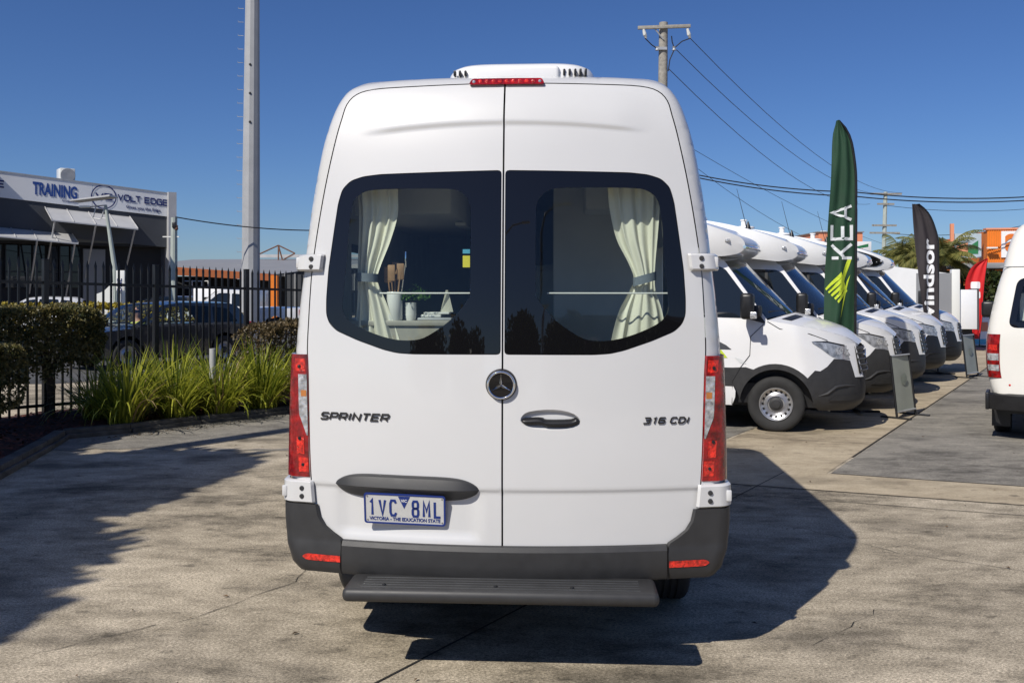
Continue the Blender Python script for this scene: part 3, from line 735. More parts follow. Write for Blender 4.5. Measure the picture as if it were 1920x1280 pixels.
obj('bumper', grid(lambda x, k: (x, yb(x, .5) + bprof[int(k)][1] + .006, bprof[int(k)][0]), lin(.758, -.758, 31), range(9)), 'plastic', VAN, 30)
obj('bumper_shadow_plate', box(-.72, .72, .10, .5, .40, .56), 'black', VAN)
# tow step
st = obj('rear_step', box(-.70, .70, -.215, .03, .372, .434, .026, 3), 'plastic', VAN, 40)
for i in range(5): obj('tread_rib', box(-.62, .62, -.180 + i * .034, -.166 + i * .034, .432, .4365, .002), 'plastic_lt', st)
for x in (-.52, -.02, .32): obj('step_bolt', mv(lathe([(.009, 0), (.008, .004), (.0003, .006)], 10), (x, -.15, .4355)), 'black', st)
for x in (-.55, .55): obj('step_bracket', box(x - .04, x + .04, .02, .6, .37, .42, .01), 'black', st)
obj('exhaust_box', box(-.80, -.66, .15, .55, .30, .43, .05, 3), 'plastic', VAN)
# high brake lamp
bl = obj('high_brake_lamp', patch(round_loop([(-.175, 2.742), (.192, 2.742), (.178, 2.776), (-.160, 2.776)], .012, 4), lambda x, z: P(x, z, .018 - .0 * z, False), (), .04, .01, lip=.03), 'red_lens', VAN, 30)
for i in range(9): obj('lamp_cell', mv(lathe([(.011, 0), (.008, -.003), (.0003, -.004)], 10, 'y'), (-.12 + i * .032, P(-.12 + i * .032, 2.757, .019, False)[1], 2.757)), 'red_core', bl)
for x in (-.150, .168): obj('lamp_screw', mv(lathe([(.008, 0), (.007, -.004), (.0003, -.005)], 10, 'y'), (x, P(x, 2.757, .019, False)[1], 2.757)), 'steel', bl)
# roof air conditioner
def acf(t, k):
    prof = [(1.0, 0), (1.0, .03), (.985, .062), (.95, .085), (.88, .101), (.6, .108), (.001, .110)]
    sc, h = prof[k]; c, s_ = math.cos(t), math.sin(t); e = .42
    return (0.066 + .386 * sc * math.copysign(abs(c)**e, c),   .80 + .45 * sc * math.copysign(abs(s_)**e, s_), 2.79 + h * 1.0)
ac = obj('air_conditioner', grid(acf, lin(0, 2 * math.pi, 73), range(7)), 'fibre', VAN, 50)
obj('air_conditioner_panel', box(-.165, .262, .333, .60, 2.78, 2.868, .02, 3), 'fibre', ac)
for x in (-.262, -.236, -.208): obj('vent_slot', box(x - .006, x + .006, .350, .39, 2.822, 2.850, .004), 'black', ac)
for x in (.285, .312, .340, .366, .392): obj('vent_slot', box(x - .006, x + .006, .350, .40, 2.818, 2.852, .004), 'black', ac)
# wheels
def tyre_vf(r=.345, w=.235, rim=.205, axis='x'):
    h = w / 2
    pr = [(rim, -h * .80), (rim + .02, -h * .93), (rim + .07, -h), (r - .035, -h * .97), (r - .012, -h * .85), (r, -h * .66)]
    pr += [(r, -h * .36), (r - .008, -h * .35), (r - .008, -h * .27), (r, -h * .26), (r, -.008), (r - .008, -.006), (r - .008, .006), (r, .008), (r, h * .26), (r - .008, h * .27), (r - .008, h * .35), (r, h * .36)]
    pr += [(a, -b) for a, b in reversed(pr[:6])]
    return lathe(pr, 48, axis)
def wheel(parent, loc, axis, side, style='steel', r=.345, w=.235, name='wheel', holes=True):
    t = obj(name, tyre_vf(r, w, .205 * r / .345, axis), 'rubber', parent, 40, loc)
    k = r / .345; h = w / 2 * side
    dish = [(.207 * k, h * .85), (.200 * k, h * .95), (.192 * k, h * .93), (.185 * k, h * .62), (.155 * k, h * .50), (.130 * k, h * .58), (.112 * k, h * .74), (.105 * k, h * .78), (.098 * k, h * .60), (.0005, h * .60)]
    rim = obj('rim', lathe(dish, 48, axis), 'steel' if style == 'steel' else style, t, 40)
    obj('hub_cap', lathe([(.085 * k, h * .60), (.083 * k, h * .80), (.055 * k, h * .86), (.05 * k, h * .96), (.0005, h * .98)], 32, axis), 'plastic', t, 40)
    hole = None
    for i in range(16 if holes else 0):
        a = 2 * math.pi * i / 16; rr_ = .166 * k
        o = {'x': (0, rr_ * math.cos(a), rr_ * math.sin(a)), 'y': (rr_ * math.cos(a), 0, rr_ * math.sin(a))}[axis]
        if hole is None: hole = obj('rim_hole', lathe([(.017 * k, h * .585), (.0005, h * .59)], 10, axis), 'black', t, 0, o)
        else: inst('rim_hole', hole, t, o)
    return t
for s in (1, -1): wheel(VAN, (s * .86, 1.12, .345), 'x', s); wheel(VAN, (s * .86, 4.86, .345), 'x', s)
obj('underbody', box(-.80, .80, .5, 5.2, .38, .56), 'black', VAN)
# cabin inside
def boxin(x0, x1, y0, y1, z0, z1):
    v = [(x0, y0, z0), (x1, y0, z0), (x1, y1, z0), (x0, y1, z0), (x0, y0, z1), (x1, y0, z1), (x1, y1, z1), (x0, y1, z1)]
    return v, [(0, 1, 2, 3), (7, 6, 5, 4), (1, 5, 6, 2), (2, 6, 7, 3), (4, 0, 3, 7)]
lv, lf = boxin(-.845, .845, .31, 3.5, .62, 2.42)
obj('cabin_liner', (lv, [lf[0], lf[1], lf[3]]), 'liner', VAN, 0)
for s in (1, -1):
    obj('cabin_side_liner', patch([(.31, .62), (3.5, .62), (3.5, 2.42), (.31, 2.42)], lambda y, z: (s * .845, y, z), [[(.62, 1.48), (1.68, 1.48), (1.68, 2.0), (.62, 2.0)]], 1e3, .5), 'liner', VAN, 0)
obj('cabin_bench', join(box(-.87, -.22, .262, 1.5, .64, 1.575), box(-.872, -.20, .25, 1.52, 1.577, 1.603, .004)), 'bench', VAN)
obj('overhead_cupboard', box(-.872, -.32, .7, 2.8, 2.16, 2.52, .02), 'cabinet', VAN)
obj('overhead_cupboard', box(.40, .872, .9, 2.8, 2.20, 2.52, .02), 'cabinet', VAN)
obj('wardrobe', box(.22, .872, 1.3, 2.2, .64, 2.5, .01), 'cabinet', VAN)
obj('cabin_lamp', box(-.36, -.30, 1.2, 1.75, 2.135, 2.156, .004), 'ceramic', VAN)
obj('seat_back', box(.05, .55, 2.6, 2.75, 1.0, 1.95, .06, 3), 'cabinet', VAN)
for a, b in ((-.60, -.162), (.205, .81)):
    obj('curtain_rail', tube([(a, .135 + .03 * abs(a), 1.738), (b, .135 + .03 * abs(b), 1.738)], .004, 8), 'ceramic', VAN)
obj('sticker', box(-.192, -.158, .085, .087, 1.86, 1.915), 'yellow', VAN, 0); obj('sticker', box(-.192, -.158, .085, .087, 1.925, 1.945), 'blue_st', VAN, 0)

def van_pt(p): return VAN.matrix_basis @ Vector(p)
VZ = R(-3.2)
def curtain(rows, label, seed):
    random.seed(seed); s0 = 4.52 / 1750
    ph = random.uniform(0, 6); tab_l = [(-v, a * s0) for v, a, b in rows][::-1]; tab_r = [(-v, b * s0) for v, a, b in rows][::-1]
    tab_l = sorted([(1.75 - v * s0, a * s0) for v, a, b in rows]); tab_r = sorted([(1.75 - v * s0, b * s0) for v, a, b in rows])
    zmin, zmax = tab_l[0][0], tab_l[-1][0]; ztie = 1.75 + 25 * s0 if seed == 1 else 1.75 + 22 * s0
    jit = [random.uniform(-.25, .25) for _ in range(9)]
    def f(t, z):
        a, b = interp(tab_l, z), interp(tab_r, z); wd = b - a
        i = t * 6; ph2 = jit[int(i) % 9]
        amp = .0085 * min(1, wd / .2)
        bulge = .02 * math.sin((z - zmin) * 9 + t * 3)
        return (a + wd * (t + .02 * math.sin(t * 19 + ph)), .215 + amp * math.sin(t * 2 * math.pi * 4.5 + ph + ph2 * 0 + .5 * math.sin(z * 5 + seed)) + .01 * math.sin(z * 7 + t * 9) + .06 * max(abs(a), abs(b))**2 + .02 * abs(t - .5), z)
    vf = grid(f, lin(0, 1, 80), lin(zmin, zmax, 50))
    t = thing('curtain', label, 'curtain', VAN.location, VZ, 'curtains in the rear windows of the camper van')
    obj('cloth', vf, 'curtain', t, 180)
    zt = ztie; a, b = interp(tab_l, zt) - .006, interp(tab_r, zt) + .006; yc = .215 + .06 * max(abs(a), abs(b))**2
    V = []; F = []; tilt = .016 if seed == 2 else -.003
    ring = [(math.cos(q), math.sin(q)) for q in lin(0, 2 * math.pi, 25)[:-1]]
    for zz in (-.021, .021):
        for c, s_ in ring: V.append(((a + b) / 2 + (b - a) / 2 * c, yc + .045 * s_, zt + zz + tilt * c))
    n = len(ring)
    for i in range(n): F.append((i, (i + 1) % n, n + (i + 1) % n, n + i))
    obj('tie_band', (V, F), 'tie', t, 60)
curtain([(-225, -286, -204), (-190, -284, -206), (-145, -282, -206), (-95, -283, -220), (-50, -284, -238), (-25, -283, -246), (-10, -283, -243), (20, -284, -230), (60, -287, -215), (95, -288, -203), (140, -290, -190)], 'cream curtain tied back in the left rear window of the camper van', 1)
curtain([(-225, 191, 296), (-190, 193, 292), (-145, 198, 289), (-95, 210, 285), (-50, 232, 281), (-22, 241, 280), (0, 233, 282), (35, 215, 294), (75, 203, 301), (110, 197, 305), (140, 194, 308)], 'cream curtain tied back in the right rear window of the camper van', 2)
# utensil jar, herb pot, tray and cloth on the bench behind the left window
sj = 4.85 / 1750
def inroot(name, label, cat, x, y, z):
    p = van_pt((x, y, z)); return thing(name, label, cat, p, VZ)
jar = inroot('utensil_jar', 'white ceramic jar of wooden utensils inside left rear window', 'jar', -.555, .30, 1.603)
obj('jar_body', lathe([(.0005, 0), (.036, 0), (.039, .006), (.039, .138), (.037, .142), (.035, .138), (.035, .02), (.0005, .02)], 28), 'ceramic', jar)
random.seed(5)
for i, (dx, dz, kind) in enumerate([(-.035, .10, 'spoon'), (.0, .13, 'flat'), (.018, .115, 'flat'), (.03, .12, 'spoon'), (.055, .20, 'steel'), (-.012, .11, 'flat')]):
    b = Vector((dx * .3, random.uniform(-.02, .02), .03)); t = Vector((dx, random.uniform(-.03, .02), .142 + dz * .75))
    m = 'wood' if kind != 'steel' else 'chrome'
    w = .018 if kind != 'steel' else .004
    obj('utensil', join(tube([b, t], [.004, .004], 6), xf(box(-w, w, -.003, .003, -.03, .05, .003), Matrix.Translation(t))), m, jar)
pot = inroot('herb_pot', 'small white pot of green herbs beside the utensil jar', 'plant pot', -.480, .33, 1.603)
obj('pot', lathe([(.0005, 0), (.024, 0), (.027, .01)] + [(.028 + .0015 * (i % 2), .02 + i * .009) for i in range(7)] + [(.029, .088), (.025, .088), (.024, .08), (.0005, .08)], 24), 'ceramic', pot)
V, F = [], []
for i in range(260):
    a, e = random.uniform(0, 6.28), random.uniform(0, 1); r_ = .07 * math.sqrt(random.random()) + .005; h = .10 + random.uniform(0, .10) * (1 - r_ / .09)
    c = Vector((r_ * math.cos(a) + .02, r_ * math.sin(a), h)); d = Vector((random.uniform(-1, 1), random.uniform(-1, 1), random.uniform(-.2, 1))).normalized(); n = d.cross(Vector((random.random(), random.random(), .3))).normalized() * .004
    k = len(V); V += [c - n, c + d * .012 + n * .2, c + d * .024, c + n]; F.append((k, k + 1, k + 2, k + 3))
obj('foliage', (V, F), 'herb', pot, 0)
tray = inroot('serving_tray', 'flat tray with folded cloth on the bench inside the van', 'tray', -.36, .40, 1.603)
obj('tray', box(-.085, .085, -.08, .08, 0, .012, .004), 'galv', tray)
obj('folded_cloth', join(box(-.075, .03, -.05, .05, .013, .028, .006), box(-.06, .07, -.04, .06, .029, .040, .005)), 'ceramic', tray)
obj('napkin', ([(0.02, 0, .04), (.085, 0, .04), (.058, .01, .15), (.05, -.02, .15)], [(0, 1, 2, 3)]), 'curtain', tray)

# ------------------------------------------------------------------ coach-built motorhomes in the sales row
XF = [(.26, .93), (.34, 1.02), (.42, 1.05), (.55, 1.055), (.70, 1.045), (.9, 1.01), (1.06, .985), (1.18, .965), (1.5, .955)]
W0 = [(.2, .94), (.35, .975), (.5, .995), (.8, 1.0), (1.2, .995), (1.4, .975), (1.8, .905), (2.2, .835), (2.4, .80)]
BB, NN = .72, 3.4
def xfz(z): return interp(XF, z)
def wv(x, z):
    w = interp(W0, z); f = xfz(z)
    if x <= f - BB: return w
    return w * max(0.0, (f - x) / BB)**(1 / NN)
HE = [(-.10, 1.385), (.2, 1.335), (.45, 1.285), (.65, 1.235), (.80, 1.185), (.90, 1.13), (.97, 1.07)]
def cabin(root, T=lambda vf: vf, dark='plastic', wheels=True, decal=False, full=True):
    """cab of a large van: x forward from the front axle, y left, z up"""
    def part(name, vf, m, par=root, sm=40): return obj(name, T(vf), m, par, sm)
    arch = [(.435 * math.cos(R(a)), .345 + .435 * math.sin(R(a))) for a in range(172, 4, -8)]
    arch2 = [(.505 * math.cos(R(a)), .345 + .505 * math.sin(R(a))) for a in range(122, 40, -8)]
    tip = lambda z: xfz(z) - .02
    upper = [(-1.32, .79), (-.52, .79), (-.36, .80)] + arch2 + [(.46, .775), (.52, .765), (.60, .82), (.68, .915), (.80, .90), (tip(.86), .86), (tip(.95), .95), (tip(1.06), 1.06), (.93, 1.11), (.80, 1.185), (.65, 1.235), (.45, 1.285), (.2, 1.335), (-.10, 1.385), (-.14, 1.42), (-.64, 2.11), (-.72, 2.20), (-1.32, 2.27)]
    lower = [(-1.32, .56), (-.50, .56), (-.47, .50)] + arch + [(.45, .33), (.50, .28), (.80, .265), (tip(.27), .27), (tip(.4), .4), (tip(.6), .6), (tip(.78), .78), (tip(.855), .855), (.80, .895), (.68, .91), (.60, .815), (.52, .76), (.46, .77)] + arch2[::-1] + [(-.36, .795), (-.52, .785), (-1.32, .785)]
    sill = [(-1.32, .32), (-.53, .32), (-.49, .42), (-.485, .50), (-.51, .555), (-1.32, .555)]
    win = [(-1.25, 1.43), (-.36, 1.41), (-.14, 1.345), (-.125, 1.36), (-.62, 2.02), (-.70, 2.06), (-1.25, 2.08)]
    tri = [(-.37, 1.415), (-.14, 1.350), (-.13, 1.365), (-.40, 1.73)]
    head = smooth_loop([(.42, 1.125), (.60, 1.125), (.80, 1.075), (.93, 1.03), (.945, .97), (.92, .905), (.78, .91), (.66, .94), (.53, 1.04)], 3)
    nose_pts = [(xfz(z) - d, z) for z in lin(.27, 1.12, 22) for d in (.03, .05, .08, .12, .18)]
    for s in (1, -1):
        def F(off): return lambda x, z: (x, s * (wv(x, z) + off), z)
        def sp(loop, off, ex=(), st=.07, lip=0.0): 
            v = patch(loop, F(off), (), st, .03, ex, lip, (0, -s, 0)); return v if s < 0 else flip(v)
        part('side_panel', sp(upper, 0, nose_pts), 'paint2')
        part('lower_cladding', sp(lower, .004, nose_pts, .07, .03), dark)
        part('sill', sp(sill, 0, (), .1, .03), 'paint2')
        part('door_window', sp(round_loop(win, .03, 3), .006, (), .12), 'glass_dk')
        part('window_quarter', sp(tri, .014, (), .2, .008), 'plastic')
        part('window_divider', sp([(-.86, 1.43), (-.82, 1.43), (-.82, 2.06), (-.86, 2.065)], .010, (), .3), 'black')
        hl = part('headlamp', sp(head, .006, nose_pts, .05, .01), 'lamp_silver')
        for cx, cz, r_ in ((.84, .985, .042), (.74, 1.01, .046)):
            part('headlamp_bulb', sp([(cx + r_ * math.cos(t), cz + r_ * math.sin(t)) for t in lin(0, 2 * math.pi, 15)[:-1]], .010, (), .2), 'clear_lens', hl)
        part('headlamp_edge', sp([(.41, 1.13), (.60, 1.132), (.80, 1.082), (.80, 1.065), (.60, 1.115)], .009, (), .2), 'black', hl)
        # door shut line, bumper crease, kerb-side handle
        for ln in ([(-.14, 1.34), (-.30, 1.18), (-.31, .95), (-.42, .80), (-.52, .62), (-.53, .33)], [(-.10, 1.37), (.05, 1.28), (.40, 1.22), (.60, 1.14)]):
            V = [(x, s * (wv(x, z) + .0035), z) for x, z in ln]
            part('shut_line', tube(V, .0045, 5), 'black')
        cr = [(.50, .46), (.60, .49), (.70, .57), (.80, .585), (.92, .575)]
        part('bumper_crease', tube([(x, s * (wv(x, z) + .002), z) for x, z in cr], [.004, .02, .024, .02, .006], 6), dark)
        rm = part('rubbing_strip', sp([(.62, .40), (tip(.4) - .005, .40), (tip(.47) - .005, .47), (.70, .46)], .016, nose_pts, .08, .015), dark)
        part('door_handle', mv(box(-1.22, -1.05, -.012, .012, 1.21, 1.25, .01), (0, s * (wv(-1.1, 1.23) + .016), 0)), 'plastic')
        # mirror on a double arm
        m0 = part('mirror', mv(box(-.10, .06, -.115, .115, -.02, .30, .045, 3), (-.30, s * 1.19, 1.42)), 'black')
        part('mirror_arm', box(-.30, -.16, min(s * .95, s * 1.12), max(s * .95, s * 1.12), 1.43, 1.57, .03), 'black', m0)
        part('mirror_indicator', mv(box(-.03, .05, -.03, .03, 0, .085, .012), (-.25, s * 1.295, 1.41)), 'clear_lens', m0)
        if wheels:
            w = wheel(root, (0, 0, 0), 'y', -s * (-1)) if False else None
        if decal:
            part('decal', sp([(-.82, 1.13), (-.70, 1.12), (-.60, 1.07), (-.53, 1.015), (-.82, 1.015)], .004, (), .3), 'char')
            part('decal', sp([(-.82, 1.01), (-.66, 1.01), (-.58, .91), (-.82, .91)], .004, (), .3), 'lime')
            part('decal', sp([(-.50, .92), (-.40, .89), (-.35, .84), (-.43, .85)], .004, (), .3), 'silver_ink')
    # nose front
    yl = .42
    def front(a, z):
        w = interp(W0, z); y = a * w * .60; return (xfz(z) - BB * (abs(y) / w)**NN, y, z)
    part('front_bumper', grid(front, lin(-1, 1, 25), lin(.27, .72, 9)), dark)
    gr = part('grille', grid(lambda a, z: (lambda p: (p[0] + .030, p[1], p[2]))(front(a * .93, z)), lin(-1, 1, 25), lin(.72, 1.06, 7)), 'black')
    for z in (.76, .83, .90, .97, 1.03):
        part('grille_bar', tube([(lambda p: (p[0] + .042, p[1], p[2]))(front(a * .90, z)) for a in lin(-1, 1, 13)], .013, 6), 'plastic_lt', gr)
    for s in (1, -1):
        part('grille_surround', grid(lambda t, k: (lambda p: (p[0] + .034 - .03 * k, p[1], p[2]))(front(s * (.90 + .20 * k - .10 * (1 - t)), .68 + .42 * t)), lin(0, 1, 8), lin(0, 1, 3)) if s < 0 else flip(grid(lambda t, k: (lambda p: (p[0] + .034 - .03 * k, p[1], p[2]))(front(s * (.90 + .20 * k - .10 * (1 - t)), .68 + .42 * t)), lin(0, 1, 8), lin(0, 1, 3))), 'paint2', gr)
    part('grille_star', mv(lathe([(.085, 0), (.085, .012), (.07, .014), (.0005, .012)], 24, 'x'), (xfz(.92) + .04, 0, .92)), 'chrome', gr)
    # bonnet, cowl, windscreen, cab roof
    def bon(a, t):
        xs = -.10 + .29 * (1 - a * a); xe = .965 - .0 * abs(a); x = xs + (xe - xs) * t
        z = interp(HE, x); ze = z
        w = wv(min(x, .955), ze) + .001
        crown = .085 * (1 - abs(a)**2.2) * (1 - .55 * sstep(.75, 1, t)); 
        return (x + .045 * (1 - a * a) * sstep(.7, 1, t), a * w, ze + crown + (.045 * (1 - a * a) * (1 - t)))
    bn = part('bonnet', grid(bon, lin(-1, 1, 25), lin(0, 1, 17)), 'paint2', sm=60)
    part('bonnet_vent', grid(lambda a, t: (lambda p: (p[0], p[1], p[2] + .005))(bon(a, t)), lin(-.85, -.40, 6), lin(.08, .20, 3)), 'black', bn)
    part('bonnet_vent', grid(lambda a, t: (lambda p: (p[0], p[1], p[2] + .005))(bon(a, t)), lin(.40, .85, 6), lin(.08, .20, 3)), 'black', bn)
    def scr(a, t):
        x = -.13 - .52 * t + (.30 - .14 * t) * (1 - a * a); z = 1.40 + .72 * t + .07 * (1 - a * a) * (1 - .3 * t)
        return (x, a * (wv(-.5, z) - .028), z)
    part('windscreen', grid(scr, lin(-1, 1, 21), lin(0, 1, 13)), 'screen', sm=180)
    part('wiper', tube([scr(.1, .02), scr(-.45, .06), scr(-.85, .09)], .012, 5), 'black'); part('wiper', tube([scr(.8, .02), scr(.45, .05), scr(.05, .07)], .012, 5), 'black')
    part('rear_view_mirror', box(-.52, -.48, -.09, .09, 1.98, 2.05, .01), 'black')
    def rf(a, t): 
        p = scr(a, 1); x = p[0] + (-1.32 - p[0]) * t; z = p[2] + .16 * math.sin(t * math.pi / 2)
        return (x, a * (wv(-.5, 2.13) - .028 + .03 * min(1, t * 3)), z)
    part('cab_roof', grid(rf, lin(-1, 1, 21), lin(0, 1, 7)), 'paint2', sm=60)
    for s in (1, -1):   # pillar between side panel and screen
        V = [(lambda p: (p[0], s * (wv(-.5, p[2]) - .014), p[2]))(scr(1, t)) for t in lin(-.02, 1.02, 10)]
        part('pillar_seal', tube(V, .017, 6), 'paint2')
    part('engine_bay', box(-1.2, .60, -.78, .78, .30, 1.20), 'black')
    part('cab_floor', box(-1.3, -.1, -.9, .9, .35, .60), 'black')

def motorhome(label, loc, rz, style):
    root = thing('motorhome', label, 'motorhome', loc, rz, 'motorhomes parked nose-out in the sales row')
    cabin(root, dark='plastic' if style != 'dark' else 'black', decal=style == 'decal')
    for s in (1, -1):
        # near wheels need the detail, far ones only the shape
        wheel(root, (0, s * .84, .345), 'y', s); wheel(root, (-3.9, s * .84, .345), 'y', s, holes=False)
    # coach body with the bed over the cab
    prof = [(-5.6, .50), (-4.45, .50), (-4.35, .80), (-3.45, .80), (-3.35, .50), (-1.34, .50), (-1.34, 2.26), (-.66, 2.18), (-.47, 2.21), (-.39, 2.26), (-.37, 2.34), (-.42, 2.42), (-.64, 2.51), (-1.0, 2.64), (-1.5, 2.77), (-2.1, 2.87), (-5.5, 2.95), (-5.62, 2.83)]
    def wl(x, z):
        w = 1.12 - .05 * sstep(2.5, 3.0, z)
        t = max(0, min(1, (x + 1.35) / 1.12)); return w * (1 - .28 * t**3) - .05 * (1 - sstep(2.18, 2.34, z)) * (x > -1.3)
    pl = round_loop(prof, [.05, .01, .1, .1, .01, .02, .01, .05, .05, .04, .04, .05, .1, .2, .3, .4, .08, .2], 4)
    for s in (1, -1):
        v = patch(pl, lambda x, z: (x, s * wl(x, z), z), (), .12, .06); 
        obj('body_side', v if s < 0 else flip(v), 'fibre' if style != 'dark' else 'fibre', root, 50)
    if area(pl) < 0: pl = pl[::-1]
    pr = resample(pl, .08); n = len(pr)
    V = []; F = []; ms = lin(-1, 1, 13)
    for x, z in pr:
        for a in ms:
            t = sstep(-1.3, -.3, x)
            V.append((x + .10 * t * (1 - a * a), a * wl(x, z), z + .035 * (1 - a * a) * (z > 2.5)))
    for i in range(n):
        for k in range(12):
            F.append((i * 13 + k, ((i + 1) % n) * 13 + k, ((i + 1) % n) * 13 + k + 1, i * 13 + k + 1))
    obj('body_wrap', (V, F), 'fibre', root, 50)
    # marker lamps, aerial
    for s in (1, -1):
        obj('marker_lamp', mv(box(-.03, .03, -.012, .012, -.018, .018, .005), (-.58, s * (wl(-.58, 2.38) + .006), 2.38)), 'clear_lens', root)
        obj('side_window', patch(round_loop([(-3.3, 1.65), (-2.3, 1.65), (-2.3, 2.25), (-3.3, 2.25)], .08), lambda x, z: (x, s * 1.128, z), (), 1e3, .05), 'glass_dk', root)
    obj('lip_trim', tube([(-.40 + .10 * (1 - a * a) + .02, a * (wl(-.40, 2.30) + .005), 2.30 - .0 * a) for a in lin(-1, 1, 15)], .022, 8), 'chrome', root, 60)
    if style == 'dark':
        for s in (1, -1):
            lp = smooth_loop([(-1.9, 2.28), (-.9, 2.26), (-.66, 2.28), (-.56, 2.36), (-.68, 2.46), (-1.0, 2.58), (-1.5, 2.70), (-2.0, 2.78)], 3)
            v = patch(lp, lambda x, z: (x, s * (wl(x, z) + .006), z), (), .12, .05); obj('side_graphic', v if s < 0 else flip(v), 'frit', root, 50)
        V2 = [(x, y, z) for x, y, z in V]
        k0 = [i for i, (x, z) in enumerate(pr) if x > -1.15 and z > 2.24]
        vv, ff = [], []
        for i in k0:
            for k in range(13): x, y, z = V[i * 13 + k]; vv.append((x + .006, y * .94, z + .006))
        for a in range(len(k0) - 1):
            if k0[a + 1] == k0[a] + 1:
                for k in range(12): ff.append((a * 13 + k, (a + 1) * 13 + k, (a + 1) * 13 + k + 1, a * 13 + k + 1))
        obj('overcab_panel', (vv, ff), 'chrome2', root, 50)
    obj('aerial', tube([(-1.15, -.55, 2.70), (-1.30, -.55, 3.32)], [.006, .003], 5), 'black', root)
    obj('aerial_base', lathe([(.05, 0), (.035, .06), (.012, .13), (.0005, .15)], 12), 'black', root, 40, (-1.13, -.55, 2.67))
    obj('roof_vent', mv(lathe([(.20, 0), (.19, .03), (.05, .05), (.05, .14), (.065, .14), (.065, .16), (.0005, .165)], 24), (-2.0, -.1, 2.89)), 'fibre', root)
    obj('tow_eye', box(.60, .63, -.40, -.37, .22, .30, .005), 'galv', root)
    return root
M['chrome2'] = mat('polished_panel', (0.55, 0.57, 0.60), 0.12, 0.9, coat=0.5, var=0.1, vscale=2)
HX = R(-19.5)
labels = ['white motorhome with decal on its door, nearest in the sales row', 'white motorhome second in the row, partly behind the green flag', 'white motorhome third in the row, beyond the tall green flag',
          'white motorhome fourth in the row with black bumper and dark over-cab', 'farthest motorhome in the row with black bumper, beside the charcoal flag']
RS = Vector((1.29, 2.04))
# axle centre: near wheel stands 0.84 m on the camera side of it
c0 = Vector((3.33, 11.64)) + Vector((.30, .954)) * .84
for k in range(5):
    p = c0 + RS * k
    motorhome(labels[k], (p.x, p.y, 0), HX + R((0, .6, -.5, .4, 0)[k]), ['decal', 'plain', 'plain', 'dark', 'dark'][k])
# the subject van gets the same cab, turned to its own heading
TM = Matrix.Translation((0, 4.86, 0)) @ Matrix.Rotation(R(90), 4, 'Z')
cabin(VAN, lambda vf: xf(vf, TM), wheels=False)
top = [p for p in OUTL if p[1] > 2.15]
def capf(i, t):
    x, z = top[int(i)]; a = -x / .9; e = (a * .80, 2.25)
    xx = x + (-a * .78 * 1.0 - x) * t
    return (x * (1 - .12 * t), 3.62 + .75 * t * (1 - .25 * a * a), (z + .045) * (1 - t) + 2.24 * t + .16 * math.sin(t * math.pi))
obj('roof_front', grid(capf, range(len(top)), lin(0, 1, 8)), 'paint', VAN, 60)

# ------------------------------------------------------------------ cream van at the right edge
CV = thing('minibus', 'cream high-roof van parked at the right edge, cut by the frame', 'van', (6.35, 10.42, 0), R(-29))
ho = [(.86, .50), (.90, .62), (.94, .85), (.945, 1.15), (.93, 1.30), (.895, 1.5), (.84, 1.75), (.785, 1.95), (.768, 2.02), (.76, 2.06), (.72, 2.25), (.66, 2.42), (.58, 2.52), (.45, 2.575), (.2, 2.60), (0.02, 2.605)]
_h2 = smooth_loop([ho[0]] + ho + [ho[-1]], 3)[3:-6] + [ho[-1]]
HO = _h2 + [(-x, z) for x, z in reversed(_h2)]
HW = sorted([(z, x) for x, z in ho])
def hy(x, z): 
    d = min(dist_loop((x, z), [HO[i], HO[i + 1]]) for i in range(len(HO) - 1))
    return .07 * x * x + .16 * max(0, z - 1.2)**1.3 * .9 + (.12 - math.sqrt(max(0, .0144 - (.12 - d)**2)) if d < .12 else 0)
wl_ = round_loop([(-.72, 1.32), (.72, 1.32), (.62, 1.90), (-.62, 1.90)], .10, 5)
fl2 = [p for d in (.003, .012, .03, .06, .09, .12) for p in resample(shrink(HO, d), .05)]
obj('body_rear', patch(HO, lambda x, z: (x, hy(x, z), z), [wl_], .06, .03, fl2), 'cream', CV, 60)
obj('body_side', flip(grid(lambda i, y: (lambda p: (p[0], max(hy(*p), y), p[1]))(HO[int(i)]), range(len(HO)), [0, .4, 1, 2, 3, 4.2])), 'cream', CV, 60)
obj('front_cap', flip(grid(lambda i, t: (lambda p: (p[0] * (1 - .15 * t), 4.2 + .75 * math.sin(t * 1.57) * (1 - .35 * sstep(1.2, 2.4, p[1])), p[1] * (1 - .1 * t)))(HO[int(i)]), range(len(HO)), lin(0, 1, 5))), 'cream', CV, 60)
obj('rear_window', patch(shrink(wl_, -.004), lambda x, z: (x, hy(x, z) + .006, z), [shrink(wl_, .07)], .08, .04), 'frit', CV, 60)
obj('rear_window_pane', patch(shrink(wl_, .07), lambda x, z: (x, hy(x, z) + .008, z), (), .1, .05), 'pane', CV, 60)
obj('cabin_liner', boxin(-.80, .80, .25, 4.1, .62, 1.98), 'liner', CV, 0)
obj('window_blind', box(-.60, .62, .26, .28, 1.40, 1.72), 'ceramic', CV)
